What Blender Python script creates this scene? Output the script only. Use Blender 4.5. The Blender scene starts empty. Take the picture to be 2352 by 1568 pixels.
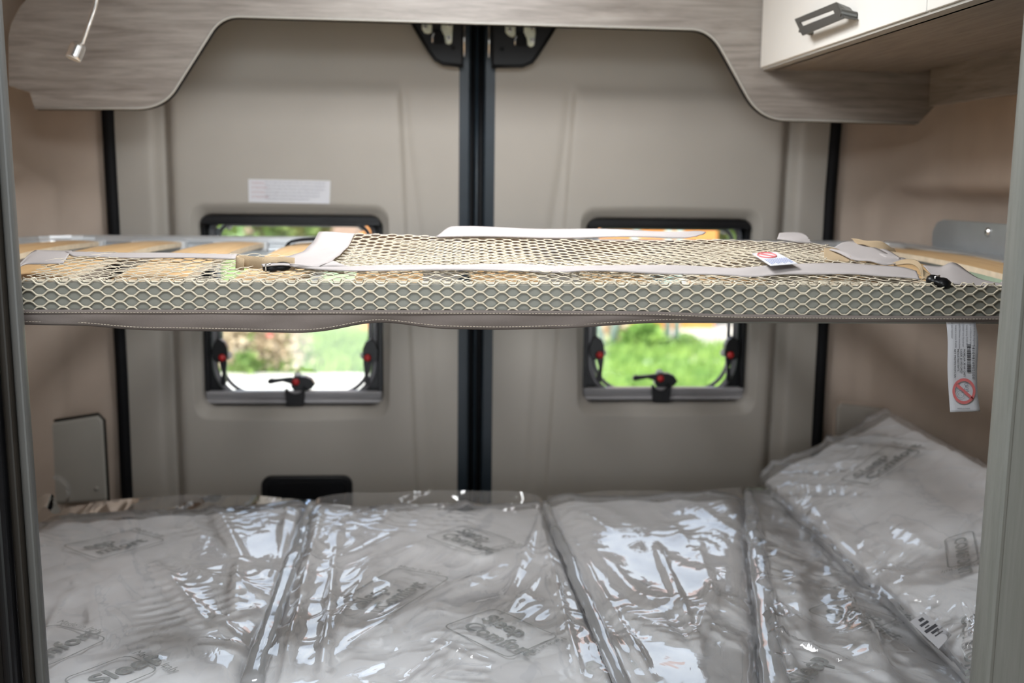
import bpy, math, random
import numpy as np
from mathutils import Vector, Matrix, noise

random.seed(4)
SC = bpy.context.scene
COL = SC.collection
CZ = 1.97                      # camera height above the garden
FPX = 2650.0                   # focal length in pixels of the 2352 wide frame

# ------------------------------------------------------------------ camera
def _n(v):
    return v / np.linalg.norm(v)
Yc = _n(np.array([-186.0, 371.0, 2650.0]))          # the van's long axis seen from the camera (right, up, forward)
Zc = np.array([0.0115, 1.0, 0.0]); Zc[2] = -(Zc[0]*Yc[0] + Zc[1]*Yc[1]) / Yc[2]; Zc = _n(Zc)
Xc = np.cross(Zc, Yc)
R_ = Vector((Xc[0], Yc[0], Zc[0])); U_ = Vector((Xc[1], Yc[1], Zc[1])); F_ = Vector((Xc[2], Yc[2], Zc[2]))
CAM = Vector((0, 0, CZ))
cd = bpy.data.cameras.new('camera'); cam = bpy.data.objects.new('camera', cd); COL.objects.link(cam)
cd.sensor_width = 36; cd.lens = FPX / 2352 * 36; cd.clip_start = 0.02; cd.clip_end = 300
cam.matrix_world = Matrix(((R_.x, U_.x, -F_.x, CAM.x), (R_.y, U_.y, -F_.y, CAM.y), (R_.z, U_.z, -F_.z, CAM.z), (0, 0, 0, 1)))
cd.dof.use_dof = True; cd.dof.focus_distance = 1.40; cd.dof.aperture_fstop = 4.0
SC.camera = cam
SC.view_settings.view_transform = 'Standard'; SC.view_settings.look = 'None'
SC.view_settings.gamma = 1.0; SC.view_settings.exposure = -0.1; SC.view_settings.use_curve_mapping = False
SC.cycles.use_denoising = True
SC.cycles.transparent_max_bounces = 16
SC.cycles.max_bounces = 8

# ------------------------------------------------------------------ light
W = bpy.data.worlds.new('sky'); SC.world = W; W.use_nodes = True
nt = W.node_tree; bg = nt.nodes['Background']
tc = nt.nodes.new('ShaderNodeTexCoord'); sp = nt.nodes.new('ShaderNodeSeparateXYZ'); cr = nt.nodes.new('ShaderNodeValToRGB')
nt.links.new(tc.outputs['Generated'], sp.inputs[0]); nt.links.new(sp.outputs['Z'], cr.inputs[0]); nt.links.new(cr.outputs[0], bg.inputs[0])
cr.color_ramp.elements[0].position = 0.0; cr.color_ramp.elements[0].color = (0.93, 0.96, 1.0, 1)
cr.color_ramp.elements[1].position = 0.7; cr.color_ramp.elements[1].color = (0.50, 0.68, 1.0, 1)
bg.inputs[1].default_value = 3.6
sl = bpy.data.lights.new('sun', 'SUN'); so = bpy.data.objects.new('sun', sl); COL.objects.link(so)
sl.energy = 9.0; sl.angle = 0.01; sl.color = (1.0, 0.95, 0.86)
so.rotation_euler = Vector((0.35, 0.45, -0.9)).to_track_quat('-Z', 'Y').to_euler()
def area(name, loc, target, sx, sy, power, color):
    l = bpy.data.lights.new(name, 'AREA'); l.shape = 'RECTANGLE'; l.size = sx; l.size_y = sy; l.energy = power; l.color = color
    o = bpy.data.objects.new(name, l); COL.objects.link(o); o.location = loc
    o.rotation_euler = (Vector(target) - Vector(loc)).to_track_quat('-Z', 'Y').to_euler()
    return o
area('roof_hatch_daylight', (0.05, 1.65, CZ+0.50), (0.05, 1.67, 0), 0.34, 0.34, 12.0, (0.96, 0.98, 1.0))
area('middle_ceiling_fill', (-0.1, 0.70, CZ+0.50), (-0.1, 1.30, CZ-0.6), 0.7, 0.5, 20.5, (0.89, 0.95, 1.0))  # unseen area lamp added under the closed ceiling to brighten the mattresses
area('side_door_daylight', (0.98, -0.7, CZ-0.35), (-0.2, 1.2, CZ-0.4), 1.1, 1.3, 3.6, (0.86, 0.93, 1.0))
area('cab_fill', (0.0, -2.1, CZ-0.1), (0.0, 1.0, CZ-0.3), 1.5, 0.8, 3.5, (0.84, 0.92, 1.0))  # unseen area lamp added at the open cab end to balance the interior

# ------------------------------------------------------------------ pixel -> place
def ray(px, py):
    return R_ * ((px-1176)/FPX) + U_ * ((784-py)/FPX) + F_
def PY(px, py, Y):
    d = ray(px, py); return CAM + d * (Y / d.y)
def PX(px, py, X):
    d = ray(px, py); return CAM + d * (X / d.x)
def PZ(px, py, z):
    d = ray(px, py); return CAM + d * ((z-CZ) / d.z)
def PP(px, py, p0, n):
    d = ray(px, py); return CAM + d * ((p0-CAM).dot(n) / d.dot(n))

# ------------------------------------------------------------------ mesh helpers
class MB:
    def __init__(s): s.v = []; s.f = []; s.m = []
    def add(s, vs, fs, mi=0):
        b = len(s.v); s.v += [tuple(x) for x in vs]; s.f += [tuple(i+b for i in q) for q in fs]; s.m += [mi]*len(fs)
    def box(s, a, b, mi=0, M=None):
        x0, y0, z0 = [min(a[i], b[i]) for i in range(3)]; x1, y1, z1 = [max(a[i], b[i]) for i in range(3)]
        vs = [Vector(c) for c in ((x0,y0,z0),(x1,y0,z0),(x1,y1,z0),(x0,y1,z0),(x0,y0,z1),(x1,y0,z1),(x1,y1,z1),(x0,y1,z1))]
        if M: vs = [M @ v for v in vs]
        s.add(vs, [(0,3,2,1),(4,5,6,7),(0,1,5,4),(1,2,6,5),(2,3,7,6),(3,0,4,7)], mi)
    def tube(s, pts, r, n=8, mi=0, cap=True, sx=1.0):
        pts = [Vector(p) for p in pts]; rs = r if isinstance(r, (list, tuple)) else [r]*len(pts)
        up = None; vs = []
        for i, p in enumerate(pts):
            t = (pts[min(i+1, len(pts)-1)] - pts[max(i-1, 0)]).normalized()
            if up is None:
                up = Vector((0,0,1)) if abs(t.z) < 0.9 else Vector((1,0,0))
            a = (up - t*up.dot(t)).normalized(); b = t.cross(a); up = a
            for k in range(n):
                c = 2*math.pi*k/n
                vs.append(p + a*(math.cos(c)*rs[i]) + b*(math.sin(c)*rs[i]*sx))
        fs = [(i*n+k, i*n+(k+1)%n, (i+1)*n+(k+1)%n, (i+1)*n+k) for i in range(len(pts)-1) for k in range(n)]
        if cap: fs += [tuple(reversed(range(n))), tuple((len(pts)-1)*n+k for k in range(n))]
        s.add(vs, fs, mi)
    def prism(s, poly, d, mi=0):
        poly = [Vector(p) for p in poly]; n = len(poly); d = Vector(d)
        s.add(poly + [p+d for p in poly], [tuple(range(n)), tuple(reversed(range(n, 2*n)))] + [(i, i+n, (i+1)%n+n, (i+1)%n) for i in range(n)], mi)
    def grid(s, A, mi=0, close=False):
        nu, nv = A.shape[:2]; b = len(s.v); s.v += [tuple(x) for x in A.reshape(-1, 3).tolist()]
        m = nu if close else nu-1
        for i in range(m):
            for j in range(nv-1):
                i2 = (i+1) % nu
                s.f.append((b+i*nv+j, b+i2*nv+j, b+i2*nv+j+1, b+i*nv+j+1)); s.m.append(mi)
    def sweep(s, path, prof, mi=0):
        # prof: list of (side, up) offsets, path in XY
        path = [Vector(p) for p in path]; n = len(prof); vs = []
        for i, p in enumerate(path):
            t = (path[min(i+1, len(path)-1)] - path[max(i-1, 0)]); t.z = 0; t.normalize(); side = Vector((t.y, -t.x, 0))
            vs += [p + side*a + Vector((0,0,b)) for a, b in prof]
        fs = [(i*n+k, i*n+(k+1)%n, (i+1)*n+(k+1)%n, (i+1)*n+k) for i in range(len(path)-1) for k in range(n)]
        fs += [tuple(range(n)), tuple(reversed([(len(path)-1)*n+k for k in range(n)]))]
        s.add(vs, fs, mi)
    def ball(s, c, r, n=8, sc=(1,1,1), mi=0):
        c = Vector(c); vs = []; 
        for i in range(n+1):
            a = math.pi*i/n
            for k in range(2*n):
                b = math.pi*k/n
                vs.append(c + Vector((r*sc[0]*math.sin(a)*math.cos(b), r*sc[1]*math.sin(a)*math.sin(b), r*sc[2]*math.cos(a))))
        fs = [(i*2*n+k, (i+1)*2*n+k, (i+1)*2*n+(k+1)%(2*n), i*2*n+(k+1)%(2*n)) for i in range(n) for k in range(2*n)]
        s.add(vs, fs, mi)

def wloc(o):
    v = Vector((0,0,0))
    while o is not None: v = v + o.location; o = o.parent
    return v
def obj(name, mb, mats, parent=None, smooth=False, origin=None, bevel=0, auto=None, kind=None, solid=0, subs=0):
    L = wloc(parent) if parent else Vector(origin or (0,0,0))
    me = bpy.data.meshes.new(name)
    if isinstance(mb.v, list): arr = np.array(mb.v, dtype=np.float32).reshape(-1, 3)
    else: arr = mb.v
    arr = arr - np.array(L, dtype=np.float32)
    me.from_pydata(arr.tolist(), [], mb.f)
    mats = mats if isinstance(mats, (list, tuple)) else [mats]
    for m in mats: me.materials.append(m)
    if len(mats) > 1: me.polygons.foreach_set('material_index', mb.m)
    if smooth: me.polygons.foreach_set('use_smooth', [True]*len(me.polygons))
    me.update()
    o = bpy.data.objects.new(name, me); COL.objects.link(o)
    if parent: o.parent = parent
    else: o.location = L
    if bevel:
        b = o.modifiers.new('b', 'BEVEL'); b.width = bevel; b.segments = 2; b.limit_method = 'ANGLE'; b.angle_limit = 0.6
    if solid:
        b = o.modifiers.new('s', 'SOLIDIFY'); b.thickness = solid; b.offset = 0
    if kind: o['kind'] = kind
    return o
def thing(name, loc, label, cat, group=None, kind=None):
    o = bpy.data.objects.new(name, None); COL.objects.link(o); o.location = loc; o.empty_display_size = 0.05
    o['label'] = label
    if cat: o['category'] = cat
    if group: o['group'] = group
    if kind: o['kind'] = kind
    return o
def tag(o, label, cat, group=None, kind=None):
    o['label'] = label
    if cat: o['category'] = cat
    if group: o['group'] = group
    if kind: o['kind'] = kind
    return o
def dup(root, loc=None, label=None):
    r = root.copy(); COL.objects.link(r)
    if loc is not None: r.location = loc
    if label: r['label'] = label
    for ch in list(root.children):
        c = ch.copy(); COL.objects.link(c); c.parent = r
        for g in list(ch.children):
            d = g.copy(); COL.objects.link(d); d.parent = c
    return r
def lerp(a, b, t): return a + (b-a)*t
def sstep(a, b, x):
    t = np.clip((x-a)/(b-a), 0, 1); return t*t*(3-2*t)
def curve_pts(ctrl, n=12):
    # Catmull-Rom through the control points
    P = [Vector(c) for c in ctrl]; out = []
    for i in range(len(P)-1):
        p0 = P[max(i-1,0)]; p1 = P[i]; p2 = P[i+1]; p3 = P[min(i+2, len(P)-1)]
        for k in range(n):
            t = k/n
            out.append(0.5*((2*p1) + (p2-p0)*t + (2*p0-5*p1+4*p2-p3)*t*t + (3*p1-p0-3*p2+p3)*t**3))
    out.append(P[-1]); return out
_rs = np.random.RandomState(7); _T = _rs.rand(64, 64)
def vnoise(x, y, seed=0):
    x = np.asarray(x, float) + seed*13.7; y = np.asarray(y, float) + seed*7.3
    xi = np.floor(x).astype(int); yi = np.floor(y).astype(int); fx = x-xi; fy = y-yi
    fx = fx*fx*(3-2*fx); fy = fy*fy*(3-2*fy)
    a = _T[xi % 64, yi % 64]; b = _T[(xi+1) % 64, yi % 64]; c = _T[xi % 64, (yi+1) % 64]; d = _T[(xi+1) % 64, (yi+1) % 64]
    return (a*(1-fx)+b*fx)*(1-fy) + (c*(1-fx)+d*fx)*fy

# ------------------------------------------------------------------ materials
def nodes(name):
    m = bpy.data.materials.new(name); m.use_nodes = True; t = m.node_tree
    return m, t, t.nodes['Principled BSDF']
def coords(t, scale=(1,1,1), rot=(0,0,0), kind='Object'):
    c = t.nodes.new('ShaderNodeTexCoord'); mp = t.nodes.new('ShaderNodeMapping'); t.links.new(c.outputs[kind], mp.inputs[0])
    mp.inputs['Scale'].default_value = scale; mp.inputs['Rotation'].default_value = rot
    return mp
def noise_n(t, mp, scale, detail=3, dist=0.0, rough=0.5):
    n = t.nodes.new('ShaderNodeTexNoise'); n.inputs['Scale'].default_value = scale; n.inputs['Detail'].default_value = detail
    n.inputs['Distortion'].default_value = dist; n.inputs['Roughness'].default_value = rough; t.links.new(mp.outputs[0], n.inputs['Vector']); return n
def ramp(t, src, stops):
    r = t.nodes.new('ShaderNodeValToRGB'); e = r.color_ramp.elements
    while len(e) < len(stops): e.new(0.5)
    for k, (p, c) in enumerate(stops): e[k].position = p; e[k].color = (*c, 1)
    t.links.new(src, r.inputs[0]); return r
def bump(t, src, b, strength, dist=0.002):
    n = t.nodes.new('ShaderNodeBump'); n.inputs['Strength'].default_value = strength; n.inputs['Distance'].default_value = dist
    t.links.new(src, n.inputs['Height']); t.links.new(n.outputs[0], b.inputs['Normal']); return n
def mat(name, col, rough=0.5, metal=0.0, var=0.0, scale=20, bmp=0.0, bscale=200, bdist=0.001, coat=0.0, spec=0.5):
    m, t, b = nodes(name); b.inputs['Specular IOR Level'].default_value = spec; b.inputs['Roughness'].default_value = rough; b.inputs['Metallic'].default_value = metal
    b.inputs['Coat Weight'].default_value = coat
    mp = coords(t)
    n = noise_n(t, mp, scale, 4)
    lo = tuple(c*(1-var) for c in col); hi = tuple(min(1, c*(1+var)) for c in col)
    r = ramp(t, n.outputs['Fac'], [(0.3, lo), (0.7, hi)]); t.links.new(r.outputs[0], b.inputs['Base Color'])
    if bmp:
        n2 = noise_n(t, mp, bscale, 2); bump(t, n2.outputs['Fac'], b, bmp, bdist)
    return m
def wood(name, c0, c1, c2, stretch=(1.2, 14, 14), scale=3.0, rough=0.45, bmp=0.15):
    m, t, b = nodes(name); b.inputs['Roughness'].default_value = rough
    mp = coords(t, tuple(s*1.9 for s in stretch)); n = noise_n(t, mp, scale, 9, 0.5, 0.7)
    mp2 = coords(t, tuple(s*0.7 for s in stretch)); w = noise_n(t, mp2, scale, 4, 2.6, 0.55)
    mx = t.nodes.new('ShaderNodeMath'); mx.operation = 'MULTIPLY_ADD'; mx.inputs[1].default_value = 0.55
    t.links.new(n.outputs['Fac'], mx.inputs[0]); 
    m2 = t.nodes.new('ShaderNodeMath'); m2.operation = 'MULTIPLY'; m2.inputs[1].default_value = 0.45; t.links.new(w.outputs['Fac'], m2.inputs[0]); t.links.new(m2.outputs[0], mx.inputs[2])
    r = ramp(t, mx.outputs[0], [(0.36, c0), (0.5, c1), (0.64, c2)]); t.links.new(r.outputs[0], b.inputs['Base Color'])
    bump(t, n.outputs['Fac'], b, bmp, 0.0006); return m
def fabric(name, col, rough=0.9, s=900, var=0.06, bmp=0.4):
    m, t, b = nodes(name); b.inputs['Roughness'].default_value = rough; b.inputs['Specular IOR Level'].default_value = 0.2
    mp = coords(t); n = noise_n(t, mp, 14, 4)
    r = ramp(t, n.outputs['Fac'], [(0.3, tuple(c*(1-var) for c in col)), (0.7, tuple(min(1,c*(1+var)) for c in col))]); t.links.new(r.outputs[0], b.inputs['Base Color'])
    w = t.nodes.new('ShaderNodeTexVoronoi'); w.inputs['Scale'].default_value = s; t.links.new(mp.outputs[0], w.inputs['Vector'])
    bump(t, w.outputs['Distance'], b, bmp, 0.0004); return m
M = {}
M['door'] = mat('door_lining', (0.335, 0.308, 0.272), 0.55, var=0.03, scale=6, bmp=0.12, bscale=900, bdist=0.0004)
M['wallr'] = fabric('wall_lining', (0.43, 0.350, 0.290), 0.9, 1200, 0.04, 0.3)
M['cover'] = mat('cover_plastic', (0.35, 0.335, 0.30), 0.6, var=0.02)
M['rubber'] = mat('black_rubber', (0.005, 0.005, 0.006), 0.6, var=0.2, spec=0.15)
M['paint'] = mat('dark_blue_black_paint', (0.016, 0.024, 0.032), 0.35, var=0.1, coat=0.0, spec=0.25)
M['blackp'] = mat('black_plastic', (0.006, 0.006, 0.007), 0.35, var=0.2, bmp=0.05, spec=0.3)
M['lockp'] = mat('lock_cover_plastic', (0.008, 0.008, 0.009), 0.5, var=0.2, bmp=0.05, spec=0.25)
M['wood'] = wood('greige_wood', (0.13, 0.108, 0.092), (0.205, 0.178, 0.157), (0.27, 0.243, 0.217))
M['woody'] = wood('greige_wood_lengthwise', (0.14, 0.118, 0.098), (0.205, 0.175, 0.15), (0.26, 0.23, 0.20), (14, 1.2, 14))
M['woodz'] = wood('pale_grey_panel', (0.155, 0.158, 0.140), (0.178, 0.18, 0.162), (0.20, 0.20, 0.183), (22, 22, 1.0), 5.0, 0.5)
M['edge'] = mat('edge_band', (0.36, 0.345, 0.315), 0.35, var=0.02)
M['white'] = mat('white_laminate', (0.72, 0.70, 0.66), 0.28, var=0.01)
M['handle'] = mat('anthracite_metal', (0.10, 0.097, 0.09), 0.35, 0.6, var=0.05)
M['alu'] = mat('satin_aluminium', (0.62, 0.64, 0.66), 0.32, 0.75, var=0.04, scale=60, bmp=0.03)
M['rail'] = mat('grey_aluminium_rail', (0.205, 0.203, 0.175), 0.45, 0.15, var=0.03, scale=40)
M['chrome'] = mat('brushed_chrome', (0.72, 0.71, 0.70), 0.22, 0.95, var=0.04, scale=80)
M['zinc'] = mat('zinc_plate', (0.55, 0.56, 0.45), 0.45, 0.5, var=0.2, scale=90)
M['steel'] = mat('grey_painted_steel', (0.33, 0.345, 0.35), 0.4, 0.5, var=0.06)
M['slat'] = wood('birch_slat', (0.60, 0.37, 0.17), (0.69, 0.45, 0.22), (0.75, 0.52, 0.29), (24, 1.3, 24), 3.0, 0.42)
M['slatedge'] = mat('slat_edge', (0.68, 0.55, 0.40), 0.6, var=0.12, scale=60)
M['cap'] = mat('slat_cap', (0.50, 0.51, 0.52), 0.5, var=0.03)
M['net'] = fabric('cream_net_cord', (0.64, 0.57, 0.45), 0.85, 2500, 0.05, 0.5)
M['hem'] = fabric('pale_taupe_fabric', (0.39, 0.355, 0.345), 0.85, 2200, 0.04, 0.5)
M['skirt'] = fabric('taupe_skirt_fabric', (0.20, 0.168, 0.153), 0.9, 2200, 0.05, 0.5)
M['thread'] = mat('stitch_thread', (0.60, 0.52, 0.42), 0.8)
M['web'] = fabric('tan_webbing', (0.38, 0.285, 0.18), 0.85, 1500, 0.08, 0.8)
M['webblack'] = fabric('black_webbing', (0.012, 0.013, 0.016), 0.8, 1500, 0.2, 0.8)
M['label'] = fabric('white_label', (0.58, 0.58, 0.61), 0.7, 3000, 0.02, 0.2)
M['ink'] = mat('black_ink', (0.06, 0.06, 0.07), 0.7)
M['inkgrey'] = mat('grey_ink', (0.24, 0.24, 0.28), 0.7)
M['inkblue'] = mat('blue_ink', (0.13, 0.20, 0.42), 0.7)
M['inkred'] = mat('red_ink', (0.62, 0.16, 0.16), 0.7)
M['inkrose'] = mat('rose_ink', (0.45, 0.27, 0.29), 0.7)
M['print'] = mat('grey_print', (0.33, 0.345, 0.335), 0.8, var=0.15, scale=120)
M['red'] = mat('red_button', (0.42, 0.012, 0.012), 0.3)
M['winframe'] = mat('window_frame_plastic', (0.16, 0.155, 0.165), 0.3, var=0.05)
M['winrail'] = mat('grey_blind_rail', (0.28, 0.27, 0.275), 0.32, var=0.04)
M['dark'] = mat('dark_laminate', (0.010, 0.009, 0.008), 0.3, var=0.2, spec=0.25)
M['trimg'] = mat('grey_trim_profile', (0.075, 0.074, 0.070), 0.38, var=0.04)
M['trimdark'] = mat('dark_trim_profile', (0.018, 0.015, 0.012), 0.4, var=0.1, spec=0.25)
M['floor'] = wood('floor_vinyl', (0.16, 0.13, 0.10), (0.22, 0.18, 0.14), (0.27, 0.23, 0.19), (14, 1, 1))
M['ceil'] = mat('ceiling_lining', (0.40, 0.38, 0.35), 0.8, bmp=0.1)

def mattress_mat():
    m, t, b = nodes('mattress_ticking'); b.inputs['Roughness'].default_value = 0.85
    mp = coords(t); w = t.nodes.new('ShaderNodeTexVoronoi'); w.inputs['Scale'].default_value = 11; w.feature = 'SMOOTH_F1'; w.inputs['Smoothness'].default_value = 0.25
    t.links.new(mp.outputs[0], w.inputs['Vector'])
    n = noise_n(t, mp, 8, 3)
    r = ramp(t, n.outputs['Fac'], [(0.3, (0.84, 0.835, 0.84)), (0.7, (0.88, 0.875, 0.88))]); t.links.new(r.outputs[0], b.inputs['Base Color'])
    bump(t, w.outputs['Distance'], b, 0.25, 0.01); return m
M['tick'] = mattress_mat()
def film_mat(name, haze=0.13, tint=(0.975, 0.975, 0.98), bs=1.0):
    m = bpy.data.materials.new(name); m.use_nodes = True; t = m.node_tree; t.nodes.clear()
    o = t.nodes.new('ShaderNodeOutputMaterial'); tr = t.nodes.new('ShaderNodeBsdfTransparent'); tr.inputs[0].default_value = (*tint, 1)
    gl = t.nodes.new('ShaderNodeBsdfGlossy'); gl.inputs['Roughness'].default_value = 0.045; gl.inputs['Color'].default_value = (1,1,1,1)
    df = t.nodes.new('ShaderNodeBsdfDiffuse'); df.inputs[0].default_value = (0.85, 0.85, 0.87, 1)
    fr = t.nodes.new('ShaderNodeFresnel'); fr.inputs[0].default_value = 1.5
    mp = coords(t, (1, 0.55, 1)); n = noise_n(t, mp, 26, 2, 1.0, 0.4); n2 = noise_n(t, mp, 8, 1, 1.0, 0.4)
    ad = t.nodes.new('ShaderNodeMath'); ad.operation = 'MULTIPLY_ADD'; ad.inputs[1].default_value = 0.22
    t.links.new(n.outputs['Fac'], ad.inputs[0]); t.links.new(n2.outputs['Fac'], ad.inputs[2])
    bp = t.nodes.new('ShaderNodeBump'); bp.inputs['Strength'].default_value = bs; bp.inputs['Distance'].default_value = 0.006
    t.links.new(ad.outputs[0], bp.inputs['Height']); t.links.new(bp.outputs[0], gl.inputs['Normal']); t.links.new(bp.outputs[0], fr.inputs['Normal'])
    mu = t.nodes.new('ShaderNodeMath'); mu.operation = 'MULTIPLY_ADD'; mu.inputs[1].default_value = 1.0; mu.inputs[2].default_value = 0.02; mu.use_clamp = True
    t.links.new(fr.outputs[0], mu.inputs[0])
    a = t.nodes.new('ShaderNodeMixShader'); a.inputs[0].default_value = haze; t.links.new(tr.outputs[0], a.inputs[1]); t.links.new(df.outputs[0], a.inputs[2])
    b = t.nodes.new('ShaderNodeMixShader'); t.links.new(mu.outputs[0], b.inputs[0]); t.links.new(a.outputs[0], b.inputs[1]); t.links.new(gl.outputs[0], b.inputs[2])
    t.links.new(b.outputs[0], o.inputs[0]); return m
M['film'] = film_mat('clear_plastic_film')
M['seam'] = film_mat('rolled_film', 0.38)
M['glass'] = film_mat('acrylic_pane', 0.01, (0.96, 0.97, 0.96), 0.0)
M['clear'] = film_mat('clear_knob', 0.5, (0.9, 0.9, 0.92), 0.0)

# ------------------------------------------------------------------ the setting: the van's rear
YD = 2.42                      # plane of the rear doors
BED = CZ - 0.62
XL, XR = -0.81, 0.99
def rrect(x0, x1, z0, z1, r, n, rb=None):
    """points of a rounded rectangle, 4*n of them: bottom, right, top, left; each side owns half of its two corner arcs"""
    rb = r if rb is None else rb
    pts = []
    def arc(cx, cz, rr, a0, a1, k): return [(cx+rr*math.cos(a), cz+rr*math.sin(a)) for a in np.linspace(a0, a1, k, endpoint=False)]
    h = 6; q = math.pi
    def side(a, b, k): return [(a[0]+(b[0]-a[0])*i/k, a[1]+(b[1]-a[1])*i/k) for i in range(k)]
    k = n-2*h
    pts += arc(x0+rb, z0+rb, rb, 1.25*q, 1.5*q, h) + side((x0+rb, z0), (x1-rb, z0), k) + arc(x1-rb, z0+rb, rb, 1.5*q, 1.75*q, h)
    pts += arc(x1-rb, z0+rb, rb, -.25*q, 0, h) + side((x1, z0+rb), (x1, z1-r), k) + arc(x1-r, z1-r, r, 0, .25*q, h)
    pts += arc(x1-r, z1-r, r, .25*q, .5*q, h) + side((x1-r, z1), (x0+r, z1), k) + arc(x0+r, z1-r, r, .5*q, .75*q, h)
    pts += arc(x0+r, z1-r, r, .75*q, q, h) + side((x0, z1-r), (x0, z0+rb), k) + arc(x0+rb, z0+rb, rb, q, 1.25*q, h)
    return pts
def door_panel(x0, x1, z0, z1, hx0, hx1, hz0, hz1, disp):
    n = 130; inner = rrect(hx0, hx1, hz0, hz1, 0.028, n); outer = []
    cs = [(x0,z0),(x1,z0),(x1,z1),(x0,z1)]
    for s in range(4):
        a = cs[s]; b = cs[(s+1)%4]
        outer += [(a[0]+(b[0]-a[0])*i/n, a[1]+(b[1]-a[1])*i/n) for i in range(n)]
    I = np.array(inner); O = np.array(outer)
    rim = [(0.020, 0.045), (0.004, 0.012), (0.0, 0.004)]           # lip folding back into the opening
    ts = np.concatenate([np.linspace(0, 0.2, 16)[1:], np.linspace(0.2, 1, 60)[1:]])
    A = np.zeros((4*n, len(ts)+4, 3))
    c = I.mean(0)
    d = I - c; 
    A[:,0,0] = I[:,0]; A[:,0,2] = I[:,1]; A[:,0,1] = YD+0.045
    A[:,1,0] = I[:,0]; A[:,1,2] = I[:,1]; A[:,1,1] = YD+0.013
    nd = d/np.linalg.norm(d, axis=1)[:,None]
    P2 = I + nd*0.005; A[:,2,0] = P2[:,0]; A[:,2,2] = P2[:,1]; A[:,2,1] = YD+0.003
    P3 = I + nd*0.015; A[:,3,0] = P3[:,0]; A[:,3,2] = P3[:,1]; A[:,3,1] = YD
    for k, t in enumerate(ts):
        p = P3*(1-t) + O*t
        A[:,4+k,0] = p[:,0]; A[:,4+k,2] = p[:,1]
        A[:,4+k,1] = YD - disp(p[:,0], p[:,1])
    mb = MB(); mb.grid(A, close=True); return mb
def px_line(p, q):
    """x on the door plane as a function of z along the line through two pixels"""
    a = PY(p[0], p[1], YD); b = PY(q[0], q[1], YD)
    return lambda z: a.x + (b.x-a.x)*(z-a.z)/(b.z-a.z)
def gauss(x, s): return np.exp(-(x/s)**2)
zT = CZ+0.48; zB = 1.0
gl = px_line((372, 260), (404, 1100)); sl_ = px_line((925, 200), (955, 900))
gr = px_line((1818, 300), (1775, 1000)); sr_ = px_line((1312, 210), (1262, 900))
zt = PY(900, 185, YD).z
fun = px_line((930, 210), (958, 450)); 
def dispL(x, z):
    xs = sl_(z)
    d = 0.007*sstep(0, 0.012, xs - x) * sstep(0, 0.04, zt - z)
    d += -0.022*gauss(x - gl(z), 0.015) + 0.004*sstep(0.0, 0.02, x-gl(z)) 
    d += -0.0025*gauss(x - (xs+0.03*sstep(0, 0.5, zt-z)), 0.010)*sstep(0, 0.03, zt-z)
    return d - 0.03*sstep(zt-0.05, zT, z)
def dispR(x, z):
    xs = sr_(z)
    d = 0.007*sstep(0, 0.012, x - xs) * sstep(0, 0.04, zt - z)
    d += -0.022*gauss(x - gr(z), 0.015) + 0.004*sstep(0.0, 0.02, gr(z)-x)
    d += -0.0025*gauss(x - (xs-0.03*sstep(0, 0.5, zt-z)), 0.010)*sstep(0, 0.03, zt-z)
    return d - 0.03*sstep(zt-0.05, zT, z)
PXlow = BED - 0.05
xsL = PY(268, 500, YD).x; xsR = PY(1902, 500, YD).x; xc0 = PY(1050, 500, YD).x; xc1 = PY(1138, 500, YD).x
hL = (PY(455, 560, YD).x, PY(879, 700, YD).x, PY(680, 937, YD).z, PY(680, 494, YD).z)
hR = (PY(1344, 700, YD).x, PY(1726, 700, YD).x, PY(1500, 928, YD).z, PY(1500, 502, YD).z)
doors = []
for nm, lab, x0, x1, h, dd in (('door_1', 'left rear van door lined in beige plastic', xsL+0.004, xc0+0.003, hL, dispL),
                               ('door_2', 'right rear van door lined in beige plastic', xc1-0.003, xsR-0.004, hR, dispR)):
    t = thing(nm, ((x0+x1)/2, YD, zB), lab, None, kind='structure')
    obj('door_lining', door_panel(x0, x1, zB, zT, h[0], h[1], h[2], h[3], dd), M['door'], t, smooth=True)
    # outer skin of the door behind the lining
    mb = MB(); o_ = 0.035; mb.box((x0, YD+0.05, zB), (h[0]-o_, YD+0.09, zT)); mb.box((h[1]+o_, YD+0.05, zB), (x1, YD+0.09, zT))
    mb.box((h[0]-o_, YD+0.05, zB), (h[1]+o_, YD+0.09, h[2]-o_)); mb.box((h[0]-o_, YD+0.05, h[3]+o_), (h[1]+o_, YD+0.09, zT))
    obj('door_skin', mb, M['paint'], t)
    doors.append(t)
for (px, py, k) in ((345,1100,0),(975,1085,0),(1240,1085,1),(975,140,0),(1258,135,1)):
    c = PY(px, py, YD); mb = MB(); mb.ball((c.x, YD+0.004+0.012*(py<300), c.z), 0.0105, 7, (1, 0.6, 1)); obj('trim_clip', mb, M['door'], doors[k], smooth=True)

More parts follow.
